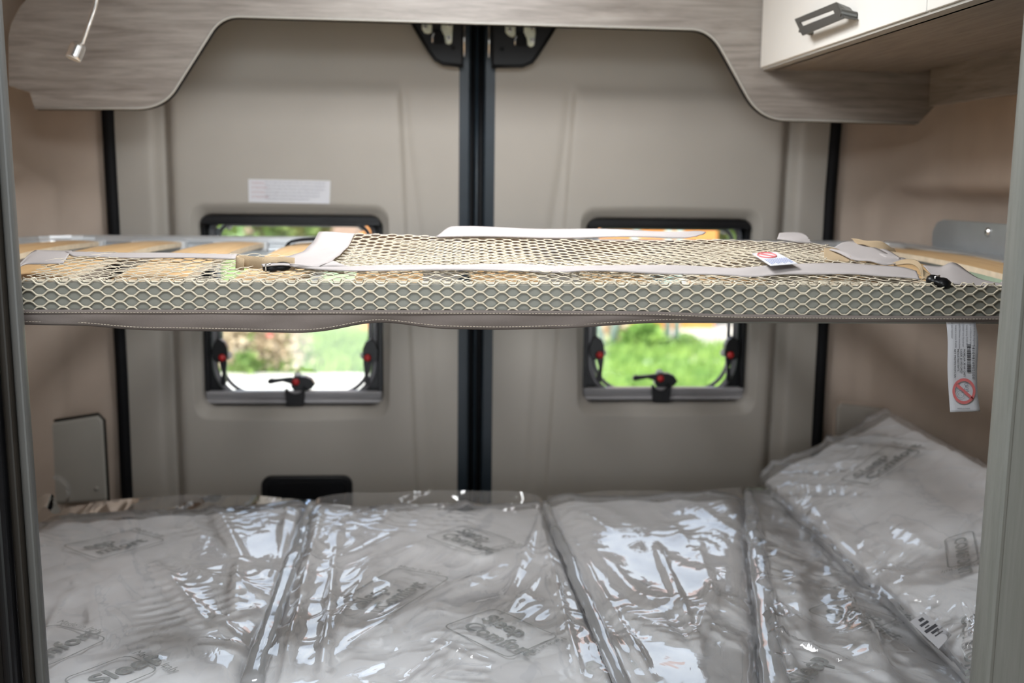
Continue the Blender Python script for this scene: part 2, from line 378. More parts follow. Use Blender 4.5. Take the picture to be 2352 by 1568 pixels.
# windows
def window(nm, lab, h, mirror, lx):
    x0, x1, z0, z1 = h
    t = thing(nm, ((x0+x1)/2, YD+0.05, z0), lab, None, kind='structure')
    e = 0.012
    # black outer frame box
    mb = MB(); ya, yb = YD+0.02, YD+0.075
    n = 40; O = rrect(x0-0.02, x1+0.02, z0-0.02, z1+0.02, 0.03, n); I = rrect(x0+0.016, x1-0.016, z0+0.004, z1-0.006, 0.03, n, 0.085)
    A = np.zeros((4*n, 4, 3))
    for k, (L, y) in enumerate(((O, ya+0.032), (I, ya+0.032), (I, yb), (O, yb))):
        L = np.array(L); A[:,k,0] = L[:,0]; A[:,k,1] = y; A[:,k,2] = L[:,1]
    mb.grid(A, close=True); obj('frame', mb, M['blackp'], t, smooth=False)
    # inner rounded rim with two ridges
    for (off, rr, yy, th, nm2) in ((0.019, 0.082, YD+0.052, 0.0065, 'inner_rim'), (0.030, 0.074, YD+0.066, 0.0045, 'seal_ring')):
        I = rrect(x0+off, x1-off, z0+off-0.012, z1-off+0.008, 0.03, n, rr)
        pts = [Vector((a, yy, b)) for a, b in I] ; pts.append(pts[0]); mb = MB(); mb.tube(pts, th, 8, cap=False); obj(nm2, mb, M['winframe'], t, smooth=True)
    # corner webs between rim and frame are covered by the outer frame; blind rail across the bottom
    mb = MB(); zr = z0+0.004
    mb.box((x0+0.002, YD+0.022, zr+0.001), (x1-0.002, YD+0.046, zr+0.011)); mb.box((x0+0.002, YD+0.029, zr+0.011), (x1-0.002, YD+0.046, zr+0.019))
    mb.box((x0+0.002, YD+0.024, zr+0.019), (x1-0.002, YD+0.046, zr+0.027)); obj('blind_rail', mb, M['winrail'], t, bevel=0.003)
    mb = MB(); mb.box((x0+0.004, YD+0.012, z1-0.018), (x1-0.004, YD+0.045, z1-0.002)); mb.tube([(x0+0.004, YD+0.014, z1-0.018), (x1-0.004, YD+0.014, z1-0.018)], 0.004, 8)
    obj('blind_cassette', mb, M['blackp'], t, bevel=0.003)
    mb = MB()
    for s in (x0+0.006, x1-0.006): mb.box((s-0.004, YD+0.026, z0+0.03), (s+0.004, YD+0.042, z1-0.02))
    obj('blind_guide', mb, M['blackp'], t, bevel=0.001)
    # outward opening pane
    I = rrect(x0-0.004, x1+0.004, z0-0.004, z1+0.004, 0.05, n); mb = MB(); mb.prism([(a, YD+0.088, b) for a, b in I], (0, 0.004, 0)); obj('pane', mb, M['glass'], t)
    # catch hook in the middle of the blind rail
    cx = lx; mb = MB(); pts = []
    for a in np.linspace(math.pi, 2*math.pi, 13): pts.append((cx+0.0165*math.cos(a), YD+0.008, zr+0.036+0.013*math.sin(a)))
    pts = pts + [(cx+0.021, YD+0.008, zr+0.034), (cx+0.018, YD+0.008, zr+0.0), (cx-0.018, YD+0.008, zr+0.0), (cx-0.021, YD+0.008, zr+0.034)]
    mb.prism(pts, (0, 0.016, 0)); obj('blind_catch', mb, M['lockp'], t, bevel=0.001)
    # three latches
    def latch(c, a, flip):
        """c: pivot on the rim, a: angle of the lever, flip: side of the body"""
        ca, sa = math.cos(a), math.sin(a)
        def T(u, v, w): return Vector((c[0] + u*ca - v*sa*flip, YD+0.030+w, c[1] + u*sa + v*ca*flip))
        mb = MB(); prof = [(0.0, -0.009), (0.014, -0.0105), (0.030, -0.0085), (0.046, -0.007), (0.056, -0.008), (0.062, -0.004), (0.062, 0.002), (0.056, 0.0045), (0.046, 0.002), (0.030, -0.001), (0.014, 0.004), (0.0, 0.009)]
        mb.prism([T(u, v, 0) for u, v in prof], (0, 0.010, 0)); 
        b = [(-0.030, -0.006), (-0.018, -0.011), (0.006, -0.012), (0.013, -0.004), (0.013, 0.012), (0.006, 0.020), (-0.012, 0.022), (-0.030, 0.016), (-0.038, 0.006)]
        mb.prism([T(u, v, 0.004) for u, v in b], (0, 0.022, 0))
        lo = obj('latch', mb, M['blackp'], t, bevel=0.0015)
        mb = MB(); mb.ball(T(0.002, -0.001, -0.002), 0.0078, 8, (1, 0.7, 1)); obj('button', mb, M['red'], lo, smooth=True)
        mb = MB(); mb.ball(T(0.004*0, -0.010, 0.020), 0.0085, 8); obj('clear_stop', mb, M['clear'], lo, smooth=True)
    s = 1 if not mirror else -1
    lz = z0+0.105
    latch((x0+0.037, lz), -math.pi/2, -1); latch((x1-0.033, lz), -math.pi/2, 1)
    latch((lx+0.002, z0+0.050), math.pi, 1)
    # stays
    mb = MB()
    for sx_ in (x0+0.030, x1-0.020): mb.tube([(sx_, YD+0.050, lz+0.02), (sx_, YD+0.050, z1-0.03)], 0.0042, 8)
    obj('stay', mb, M['alu'], t, smooth=True)
    mb = MB()
    for sx_ in (x0+0.050, x1-0.046): mb.ball((sx_, YD+0.08, z1-0.028), 0.007, 8)
    obj('bolt_cap', mb, M['white'], t, smooth=True)
    return t
window('window_1', 'window in the left rear door with three black latches', hL, False, PY(676, 900, YD).x)
window('window_2', 'window in the right rear door with three black latches', hR, True, PY(1522, 900, YD).x)

# black seals at the outer edges of the doors and between them
def seal(nm, lab, pts, w, d=0.03, m='rubber'):
    t = MB(); P = [PY(a, b, YD-0.005) for a, b in pts]; P = [P[0] + (P[0]-P[1]).normalized()*0.25] + P + [P[-1] + (P[-1]-P[-2]).normalized()*0.3]
    t.tube(P, w/2, 10, sx=1.0); o = obj(nm, t, M[m], smooth=True, origin=P[-1]); tag(o, lab, None, kind='structure'); return o
seal('trim_1', 'black rubber seal at the outer edge of the left door', [(247, 250), (262, 520), (280, 850), (292, 1130)], 0.026)
seal('trim_2', 'black rubber seal at the outer edge of the right door', [(1920, 285), (1907, 440), (1893, 700), (1876, 1000)], 0.026)
t = thing('trim_3', ((xc0+xc1)/2, YD, zB), 'black pillar of door edges and seals between the rear doors', None, kind='structure')
cxm = (xc0+xc1)/2; hw = (xc1-xc0)/2
mb = MB(); mb.box((xc0-0.002, YD+0.0, zB), (xc0+0.026, YD+0.03, zT)); obj('door_flange', mb, M['paint'], t, bevel=0.004)
mb = MB(); mb.box((xc1-0.026, YD+0.0, zB), (xc1+0.002, YD+0.03, zT)); obj('door_flange', mb, M['paint'], t, bevel=0.004)
mb = MB(); mb.box((xc0+0.02, YD+0.02, zB), (xc1-0.02, YD+0.06, zT)); obj('overlap_strip', mb, M['rubber'], t)
mb = MB(); mb.tube([(cxm-0.013, YD+0.016, zB), (cxm-0.013, YD+0.016, zT)], 0.008, 10); mb.tube([(cxm+0.009, YD+0.018, zB), (cxm+0.009, YD+0.018, zT)], 0.007, 10); obj('seal_bead', mb, M['rubber'], t, smooth=True)
mb = MB(); mb.tube([(cxm+0.001, YD+0.020, zB), (cxm+0.001, YD+0.020, zT)], 0.005, 8); obj('seal_lip', mb, M['paint'], t, smooth=True)

# side wall linings: a plan curve that turns from the side into the door post
def wall(nm, lab, plan, side):
    P = curve_pts([(a, b, 0) for a, b in plan], 26); zs = np.linspace(0.56, CZ+0.52, 170)
    # resample the forward stretch
    A = np.zeros((len(P), len(zs), 3))
    for i, p in enumerate(P):
        A[i,:,0] = p.x; A[i,:,1] = p.y; A[i,:,2] = zs
    X0_ = A[:,:,0].copy(); Y = A[:,:,1]; Z = A[:,:,2]
    T = np.gradient(A[:, 0, :2], axis=0); T /= np.linalg.norm(T, axis=1)[:, None] + 1e-9
    nx, ny = (T[:, 1], -T[:, 0]) if side > 0 else (-T[:, 1], T[:, 0])       # pointing out of the van
    zc = PY(2120, 418, 2.3).z if side > 0 else PY(70, 385, 2.33).z
    xe = 0.936 if side > 0 else -0.768
    d = 0.050*sstep(0, 0.032, side*(X0_ - xe))*sstep(0, 0.045, zc - Z)
    d = d - 0.010*gauss(side*(X0_ - xe) + 0.012, 0.018)*sstep(-0.02, 0.05, zc - Z)
    A[:,:,0] += d*nx[:, None]; A[:,:,1] += d*ny[:, None]
    A[:,:,0] -= side*0.06*sstep(CZ+0.10, CZ+0.45, Z)
    mb = MB(); mb.grid(A); o = obj(nm, mb, M['wallr'], smooth=True, origin=(plan[0][0], 1.0, 0.56), kind='structure'); o['label'] = lab
    if 1:
        s = o.modifiers.new('s', 'SOLIDIFY'); s.thickness = 0.012; s.offset = 1 if side > 0 else -1
    return o
wl = [(XL, -2.2), (XL, 0.6), (XL, 1.4), (XL, 1.9), (XL, 2.15), (XL+0.014, 2.28), (XL+0.055, 2.375), (xsL-0.028, 2.425), (xsL-0.004, 2.43)]
wr = [(XR, -2.2), (XR, 0.6), (XR, 1.4), (XR, 1.9), (XR, 2.15), (XR-0.014, 2.28), (XR-0.055, 2.375), (xsR+0.028, 2.425), (xsR+0.004, 2.43)]
wall('wall_left', 'beige fabric-lined left side wall turning into the door post', wl, -1)
wall('wall_right', 'beige fabric-lined right side wall with a moulded recess', wr, 1)
mb = MB(); mb.box((XL-0.05, -2.2, 0.50), (XR+0.05, 2.5, 0.55)); o = obj('floor', mb, M['floor'], origin=(0, 0, 0.5), kind='structure')
mb = MB(); h0 = (-0.16, 0.26, 1.39, 1.81)
zc_ = CZ+0.52
mb.box((XL-0.05, -2.2, zc_), (XR+0.05, 2.52, zc_+0.03))
obj('ceiling', mb, M['ceil'], origin=(0, 0, zc_), kind='structure')

# small service covers in the corner posts
t = thing('service_cover', PY(170, 1140, 2.36), 'small grey rounded service cover in the left corner post', 'cover')
ptsc = [(101, 985), (112, 971), (225, 953), (237, 965), (248, 1150), (104, 1160)]
mb = MB(); mb.prism([PY(a, b, 2.352) for a, b in ptsc], (0, 0.012, 0)); obj('cover_plate', mb, M['cover'], t, bevel=0.006)
mb = MB(); mb.tube([PY(a, b, 2.356) for a, b in ((104, 1150), (99, 985), (110, 968), (226, 950), (240, 964), (250, 1150))], 0.0028, 6); obj('gasket', mb, M['trimdark'], t, smooth=True)
mb = MB(); mb.ball(PY(222, 1122, 2.352), 0.005, 7); obj('screw_cap', mb, M['cover'], t, smooth=True)
t = thing('service_cover', PY(1980, 1140, 2.36), 'small beige service cover in the right corner post behind the wrapped mattress', 'cover')
mb = MB(); mb.prism([PY(a, b, 2.352) for a, b in [(1921, 935), (1934, 925), (2030, 938), (2046, 950), (2046, 1150), (1915, 1150)]], (0, 0.012, 0)); obj('cover_plate', mb, M['door'], t, bevel=0.006)
mb = MB(); mb.tube([PY(a, b, 2.356) for a, b in ((1914, 1150), (1918, 936), (1932, 923), (2031, 935), (2049, 948), (2050, 1150))], 0.0028, 6); obj('gasket', mb, M['wallr'], t, smooth=True)

# ------------------------------------------------------------------ wooden fascia across the rear
YF = 2.15
def arc_px(p, c, q, n=8):
    """rounded corner between pixels p and q, control c"""
    return [((1-s)**2*p[0] + 2*s*(1-s)*c[0] + s*s*q[0], (1-s)**2*p[1] + 2*s*(1-s)*c[1] + s*s*q[1]) for s in np.linspace(0, 1, n)]
low = [(80, 249)] + arc_px((318, 249), (378, 247), (405, 200), 12) + arc_px((482, 78), (505, 38), (548, 38), 12) + arc_px((1590, 67), (1634, 69), (1660, 118), 12) + arc_px((1712, 212), (1742, 272), (1800, 275), 12) + [(1960, 279), (2110, 283)]
t = thing('trim_4', PY(1100, 40, YF), 'greige wood-grain fascia panel across the top of the rear doors', None, kind='structure')
outl = [(-40, -300), (60, -60), (60, 0), (46, 15), (25, 55), (19, 85), (20, 197), (68, 212)] + low + [(2160, 230), (2260, 100), (2260, -300)]
mb = MB(); F = [PY(a, b, YF) for a, b in outl]
# triangulated front and back with bmesh
import bmesh
def ngon_slab(pts, d):
    bm = bmesh.new(); vs = [bm.verts.new(p) for p in pts]; f = bm.faces.new(vs)
    r = bmesh.ops.extrude_face_region(bm, geom=[f]); nv = [e for e in r['geom'] if isinstance(e, bmesh.types.BMVert)]
    for v in nv: v.co += Vector(d)
    bmesh.ops.triangulate(bm, faces=[f for f in bm.faces if len(f.verts) > 4]); bmesh.ops.recalc_face_normals(bm, faces=bm.faces)
    m = MB(); bm.verts.index_update(); m.add([v.co[:] for v in bm.verts], [tuple(v.index for v in f.verts) for f in bm.faces]); bm.free(); return m
obj('panel', ngon_slab(F, (0, 0.016, 0)), M['wood'], t)
mb = MB(); E = [PY(a, b, YF-0.0008) for a, b in low]; mb.tube(E, 0.0021, 6); obj('edge_band', mb, M['edge'], t, smooth=True)
mb = MB(); mb.tube([p + Vector((0, 0.016, 0.001)) for p in E], 0.0035, 6); obj('rear_seal', mb, M['rubber'], t, smooth=True)

# lock covers and latches of the two doors
def lock(pts, br, lab, left):
    YL = YD-0.035
    t = thing('door_lock', PY(sum(p[0] for p in pts)/len(pts), 150, YD), lab, 'lock')
    obj('cover', ngon_slab([PY(a, b, YL) for a, b in pts], (0, 0.033, 0)), M['lockp'], t, bevel=0.004)
    mb = MB(); c = [PY(a, b, YL-0.001) for a, b in (pts[1:-1] if left else pts[1:-1])]; mb.tube(c[:], 0.003, 6); obj('rolled_edge', mb, M['lockp'], t, smooth=True)
    for poly in br:
        obj('zinc_bracket', ngon_slab([PY(a, b, YL-0.004) for a, b in poly[0]], (0, 0.005, 0)), M['zinc'], t, bevel=0.001)
        for (a, b) in poly[1]:
            mb = MB(); c = PY(a, b, YL-0.005); mb.tube([c, c+Vector((0, -0.004, 0))], 0.0042, 12); mb.ball(c+Vector((0,-0.004,0)), 0.0024, 5); obj('screw', mb, M['chrome'], t, smooth=False)
    return t, YL
lk, YL = lock([(940, 30), (946, 52), (985, 118), (1000, 138), (1018, 148), (1064, 152), (1064, 30)],
     [([(969, 40), (992, 40), (992, 74), (985, 78), (975, 76), (969, 66)], [(977, 62)]),
      ([(1014, 40), (1040, 40), (1040, 64), (1038, 98), (1032, 102), (1024, 100), (1020, 80), (1013, 72)], [(1031, 57), (1031, 88)])],
     'black lock cover with zinc brackets at the top of the left door', True)
mb = MB(); mb.prism([PY(a, b, YL-0.008) for a, b in ((996, 70), (1002, 66), (1016, 70), (1019, 100), (996, 100))], (0, 0.01, 0)); obj('latch_tongue', mb, M['rubber'], lk, bevel=0.002)
mb = MB(); mb.tube([PY(a, b, YL-0.006) for a, b in ((993, 98), (993, 84), (997, 76), (1001, 80))], 0.0013, 6); obj('spring_clip', mb, M['chrome'], lk, smooth=True)
mb = MB(); mb.tube([PY(1067, 40, YL), PY(1066, 130, YL)], 0.0022, 6); obj('steel_rod', mb, M['chrome'], lk, smooth=True)
mb = MB(); c = PY(1041, 110, YL-0.0006); mb.tube([c, c+Vector((0,-0.001,0))], 0.0045, 10); obj('hole_plug', mb, M['rubber'], lk)
lk, YL = lock([(1285, 40), (1276, 62), (1236, 125), (1222, 144), (1200, 153), (1130, 153), (1130, 40)],
     [([(1161, 50), (1184, 50), (1184, 80), (1178, 86), (1168, 82), (1161, 74)], [(1171, 69)]),
      ([(1204, 50), (1229, 50), (1230, 78), (1227, 104), (1220, 108), (1212, 104), (1209, 84), (1203, 78)], [(1223, 66), (1223, 93)])],
     'black lock cover with zinc brackets at the top of the right door', False)
mb = MB(); mb.prism([PY(a, b, YL-0.008) for a, b in ((1186, 76), (1192, 72), (1206, 76), (1209, 105), (1186, 105))], (0, 0.01, 0)); obj('latch_tongue', mb, M['rubber'], lk, bevel=0.002)
mb = MB(); mb.tube([PY(a, b, YL-0.006) for a, b in ((1183, 104), (1183, 90), (1187, 82), (1191, 86))], 0.0013, 6); obj('spring_clip', mb, M['chrome'], lk, smooth=True)
mb = MB(); mb.tube([PY(1124, 48, YL), PY(1123, 132, YL)], 0.0022, 6); obj('steel_rod', mb, M['chrome'], lk, smooth=True)
mb = MB(); c = PY(1153, 113, YL-0.0006); mb.tube([c, c+Vector((0,-0.001,0))], 0.0045, 10); obj('hole_plug', mb, M['rubber'], lk)

# black pull handle low on the left door
mb = MB(); c0 = PY(600, 1094, YD-0.02); c1 = PY(810, 1180, YD-0.02)
I = rrect(c0.x, c1.x, c1.z, c0.z, 0.02, 20); mb.prism([(a, YD-0.022, b) for a, b in I], (0, 0.022, 0)); t = obj('pull_handle', mb, M['blackp'], doors[0], bevel=0.004); t['label'] = 'black plastic pull handle'
mb = MB(); I = rrect(c0.x+0.012, c1.x-0.012, c1.z+0.01, c0.z-0.012, 0.014, 20); mb.prism([(a, YD-0.026, b) for a, b in I], (0, 0.006, 0)); obj('grip', mb, M['rubber'], t, bevel=0.002)

# ------------------------------------------------------------------ lettering
def text_mb(txt, size, origin, ux, uy, bold=0.0, spacing=1.0, mirror=False, align='LEFT', lift=0.0):
    """flat lettering as an MB: origin, unit vectors of the baseline and of the letters' height"""
    cu = bpy.data.curves.new('t', 'FONT'); cu.body = txt; cu.size = size; cu.offset = bold; cu.space_character = spacing; cu.align_x = align; cu.resolution_u = 3
    o = bpy.data.objects.new('t', cu); COL.objects.link(o); dg = bpy.context.evaluated_depsgraph_get()
    me = bpy.data.meshes.new_from_object(o.evaluated_get(dg)); s = -1 if mirror else 1
    nrm = ux.cross(uy).normalized()
    vs = [origin + ux*(v.co.x*s) + uy*v.co.y + nrm*lift for v in me.vertices]; fs = [tuple(p.vertices) for p in me.polygons]
    bpy.data.objects.remove(o); bpy.data.curves.remove(cu); bpy.data.meshes.remove(me)
    m = MB(); m.add(vs, fs); return m
def join(mbs):
    m = MB()
    for x in mbs: m.add(x.v, x.f)
    return m

# warning sticker on the left door
st_ = thing('warning_sticker', PY(665, 468, YD-0.009), 'small white text sticker on the left door above the window', 'sticker')
ys = YD - 0.0125
cn = [PY(570, 411, ys), PY(759, 415, ys), PY(757, 468, ys), PY(571, 464, ys)]
mb = MB(); mb.prism(cn, (0, 0.001, 0)); obj('paper', mb, M['label'], st_)
ux = (cn[1]-cn[0]); wS = ux.length; ux.normalize(); uy = (cn[0]-cn[3]); hS = uy.length; uy.normalize()
o0 = cn[3] + Vector((0, -0.0006, 0))
L1 = ['WARNING', 'ATTENTION', 'ACHTUNG', 'ATTENZIONE']
mbs = [text_mb(w, 0.0056, o0 + ux*0.006 + uy*(hS*(0.80-0.2*k)), ux, uy) for k, w in enumerate(L1)]
obj('heading_print', join(mbs), M['inkrose'], st_)
L2 = ['Do not open the rear doors while the vehicle is moving and', 'before each journey check that the windows are closed and', 'locked. Vor jeder Fahrt Fenster und Klappen fest schliessen', 'und verriegeln. Fermer et verrouiller les baies avant le', 'depart. Prima di partire chiudere bene tutte le finestre', 'e controllare i blocchi delle porte posteriori.']
mbs = [text_mb(w, 0.0050, o0 + ux*0.034 + uy*(hS*(0.86-0.145*k)), ux, uy) for k, w in enumerate(L2)]
obj('paragraph_print', join(mbs), M['inkgrey'], st_)

# ------------------------------------------------------------------ overhead locker on the right
c = PY(1745, 160, YF); XC = c.x; ZCAB = c.z
t = thing('overhead_locker', (XC+0.15, 1.4, ZCAB), 'white fronted overhead locker with a wooden underside along the right wall', 'cabinet')
mb = MB(); mb.box((XC+0.020, 0.75, ZCAB+0.0), (XR-0.085, YF-0.002, ZCAB+0.016)); mb.box((XC+0.020, 0.75, ZCAB), (XC+0.030, YF-0.002, ZCAB+0.3)); mb.box((XC+0.03, 0.75, ZCAB+0.016), (XR-0.1, 0.766, ZCAB+0.3))
obj('carcass', mb, M['woody'], t)
yg = PX(2127, 30, XC).y
d1 = MB(); d1.box((XC, yg+0.0015, ZCAB+0.003), (XC+0.017, YF-0.003, ZCAB+0.30)); o1 = obj('door', d1, M['white'], t, bevel=0.0012)
d2 = MB(); d2.box((XC, 0.76, ZCAB+0.003), (XC+0.017, yg-0.0015, ZCAB+0.30)); o2 = obj('door', d2, M['white'], t, bevel=0.0012)
mb = MB(); mb.box((XC+0.004, 0.75, ZCAB-0.001), (XC+0.022, YF-0.003, ZCAB+0.004)); obj('bottom_edge', mb, M['edge'], t)
# handle on the rear locker door: an angled pull with a slot
ha = [PX(a, b, XC-0.022) for a, b in ((1824, 44), (1919, 5), (1937, 42), (1842, 82))]
hb = [PX(a, b, XC-0.022) for a, b in ((1837, 52), (1913, 23), (1916, 31), (1842, 60))]
bm_v = ha + hb + [v + Vector((0.003, 0, 0)) for v in ha + hb]
fs = []
for k in range(4):
    j = (k+1) % 4
    fs += [(k, j, 4+j, 4+k), (8+k, 12+k, 12+j, 8+j), (k, 8+k, 8+j, j), (4+k, 4+j, 12+j, 12+k)]
mb = MB(); mb.add(bm_v, fs)
mb.prism([ha[2], ha[1], ha[1]+Vector((0.022, 0.0, -0.008)), ha[2]+Vector((0.022, 0, -0.002))], (0, -0.003, 0))
mb.tube([ha[2]+(ha[1]-ha[2])*0.35+Vector((0.0,0,0)), ha[2]+(ha[1]-ha[2])*0.3+Vector((0.022,-0.004,-0.004))], 0.006, 10)
mb.tube([ha[3]+(ha[0]-ha[3])*0.35+Vector((0.0,0,0)), ha[3]+(ha[0]-ha[3])*0.3+Vector((0.022,0.0,-0.004))], 0.004, 8)
obj('handle', mb, M['handle'], o1, bevel=0.0008)
# wooden strip closing the gap between locker and wall
mb = MB(); zs_ = PX(2300, 219, XR-0.09).z
mb.box((XR-0.090, 0.75, zs_), (XR-0.076, YF-0.075, ZCAB+0.016)); o = obj('trim_5', mb, M['woody'], origin=(XR-0.08, 1.4, zs_), bevel=0.001); tag(o, 'wooden strip closing the gap between the locker and the right wall', None, kind='structure')

# ------------------------------------------------------------------ reading lamp
hd = PY(172, 122, 1.96)
t = thing('reading_lamp', PY(222, -60, YF-0.001), 'slim chrome gooseneck reading lamp on the wooden fascia', 'lamp')
pts = curve_pts([PY(222, -90, 2.149), PY(223, -70, 2.05), PY(223, -20, 1.99), PY(218, 15, 1.965), PY(205, 55, 1.955), PY(188, 102, 1.957)], 10)
mb = MB(); mb.tube(pts, 0.0036, 8)
for i in range(0, len(pts)-1):
    for k in range(3):
        p = pts[i].lerp(pts[i+1], k/3); q = pts[i].lerp(pts[i+1], (k+0.45)/3); mb.tube([p, q], 0.0041, 8)
obj('gooseneck', mb, M['chrome'], t, smooth=True)
ax = (PY(168, 142, 1.950) - PY(184, 104, 1.957)).normalized(); top = PY(181, 104, 1.957)
mb = MB(); mb.tube([top-ax*0.004, top, top+ax*0.003, top+ax*0.022, top+ax*0.0235], [0.007, 0.0115, 0.0128, 0.0128, 0.0120], 24); obj('lamp_head', mb, M['chrome'], t, smooth=False)
mb = MB(); mb.tube([top+ax*0.0225, top+ax*0.0245], 0.0115, 24); obj('lens', mb, M['white'], t)
mb = MB(); pb = PY(222, -90, 2.15); mb.tube([pb, pb+Vector((0, -0.012, 0))], 0.018, 20); obj('mount', mb, M['chrome'], t)

# ------------------------------------------------------------------ partitions left and right of the opening
pl = PY(44, 600, 1.33)
def vbox(mb, x0, x1, y0, y1, z0=0.55, z1=CZ+0.52): mb.box((x0, y0, z0), (x1, y1, z1))
t = thing('wall_front_left', (pl.x-0.1, 1.25, 0.55), 'dark left furniture partition with a grey edge profile', None, kind='structure')
xt = pl.x
# inner profile leans with the furniture edge
def vprof(name, mat_, xa, xb, ya, yb, r):
    mb = MB(); n = 8; pts = []
    hx = (xb-xa)/2; hy = (yb-ya)/2; cx = (xa+xb)/2; cy = (ya+yb)/2
    for a in np.linspace(0, 2*math.pi, 24, endpoint=False):
        ca, sa = math.cos(a), math.sin(a); k = (abs(ca)**3 + abs(sa)**3)**(-1/3)
        pts.append((cx+hx*ca*k, cy+hy*sa*k, 0.55))
    mb.prism(pts, (0, 0, CZ+0.52-0.55)); return obj(name, mb, mat_, t, smooth=False)
vprof('edge_profile', M['trimg'], xt-0.0135, xt, 1.322, 1.338, 0)
vprof('channel', M['trimdark'], xt-0.026, xt-0.0130, 1.316, 1.336, 0)
vprof('black_profile', M['blackp'], xt-0.043, xt-0.026, 1.300, 1.330, 0)
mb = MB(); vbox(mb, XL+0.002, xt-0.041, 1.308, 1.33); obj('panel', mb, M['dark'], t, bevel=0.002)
def lean(t_, k, zr_):
    for o_ in t_.children:
        for v_ in o_.data.vertices: v_.co.x += k*(v_.co.z + t_.location.z - zr_)
lean(t, -0.022, pl.z)
pr = PY(2322, 700, 1.17)
t = thing('wall_front_right', (pr.x+0.1, 1.2, 0.55), 'pale grey-green right furniture partition with fine vertical grain', None, kind='structure')
mb = MB(); vbox(mb, pr.x+0.006, XR-0.01, 1.17, 1.20); obj('panel', mb, M['woodz'], t, bevel=0.002)
mb = MB(); 
pts = [(pr.x+0.010+0.011*math.cos(a), 1.185+0.017*math.sin(a), 0.55) for a in np.linspace(0, 2*math.pi, 20, endpoint=False)]
mb.prism(pts, (0, 0, CZ+0.52-0.55)); obj('rounded_edge', mb, M['woodz'], t, smooth=False)

lean(t, 0.012, pr.z)
# ------------------------------------------------------------------ bed platform under the mattresses
mb = MB(); mb.box((XL+0.03, 1.352, BED-0.20), (XR-0.03, 2.33, BED-0.17)); mb.box((XL+0.03, 1.352, 0.55), (XL+0.05, 2.33, BED-0.20)); mb.box((XR-0.05, 1.352, 0.55), (XR-0.03, 2.33, BED-0.20)); mb.box((XL+0.05, 1.352, 0.55), (XR-0.05, 1.37, BED-0.20))
o = obj('bed_box', mb, M['woody'], origin=(0.09, 1.7, 0.55)); tag(o, 'low wooden bed box carrying the wrapped mattresses', 'bed base')

# ------------------------------------------------------------------ wrapped mattresses
def quad(c, u, v):
    return c[0]*(1-u)*(1-v) + c[1]*u*(1-v) + c[2]*u*v + c[3]*(1-u)*v
def prof(d, r):
    d = np.clip(d, 0, r); return r - np.sqrt(np.maximum(r*r - (r-d)**2, 0))
def sheet(c, nu, nv, r, drop, off, disp=None, quilt=0.0):
    """rounded slab top with sides; c: corners (front left, front right, back right, back left)"""
    C = [np.array(x, float) for x in c]
    wu = np.linalg.norm(C[1]-C[0]); wv = np.linalg.norm(C[3]-C[0])
    u = np.linspace(0, 1, nu); v = np.linspace(0, 1, nv); U, V = np.meshgrid(u, v, indexing='ij')
    N = np.cross(C[1]-C[0], C[3]-C[0]); N /= np.linalg.norm(N)
    P = (C[0][None,None]*((1-U)*(1-V))[...,None] + C[1][None,None]*(U*(1-V))[...,None] + C[2][None,None]*(U*V)[...,None] + C[3][None,None]*((1-U)*V)[...,None])
    du = np.minimum(U, 1-U)*wu; dv = np.minimum(V, 1-V)*wv
    z = -(prof(du, r)**2 + prof(dv, r)**2)**0.5
    z += 0.010*vnoise(P[...,0]*9, P[...,1]*7, 3) - 0.004
    if quilt:
        a = P[...,0]*0.82 + P[...,1]*0.57; b = P[...,1]*0.82 - P[...,0]*0.57 + 0.012*np.sin(a*40)
        z += quilt*(np.sqrt(np.abs(np.sin(a*math.pi/0.085)*np.sin(b*math.pi/0.062)))-1.0)
    if disp is not None: z = z + disp(P[...,0], P[...,1], du, dv)
    P = P + (z+off)[...,None]*N
    # skirt rings
    mb = MB(); mb.grid(P)
    ring = [(i, 0) for i in range(nu)] + [(nu-1, j) for j in range(1, nv)] + [(i, nv-1) for i in range(nu-2, -1, -1)] + [(0, j) for j in range(nv-2, 0, -1)]
    cen = P.reshape(-1, 3).mean(0); R = []
    for k, (i, j) in enumerate(ring):
        p = P[i, j]; q = p - N*drop*0.5; 
        bulge = 0.004*math.sin(k*0.7)
        out = p - cen; out -= N*out.dot(N); out /= np.linalg.norm(out)
        R.append([p, q + out*(0.004+bulge*0.4), p - N*drop])
    A = np.array(R); mb.grid(A, close=True)
    b = len(mb.v); n = len(ring); mb.v += [tuple(a[2]) for a in R]; mb.f.append(tuple(range(b, b+n))); mb.m.append(0)
    return mb
def seg_d(x, y, a, b):
    ax, ay = a; bx, by = b; dx, dy = bx-ax, by-ay; L = dx*dx+dy*dy
    t = np.clip(((x-ax)*dx + (y-ay)*dy)/L, 0, 1)
    return np.hypot(x-(ax+t*dx), y-(ay+t*dy)), t
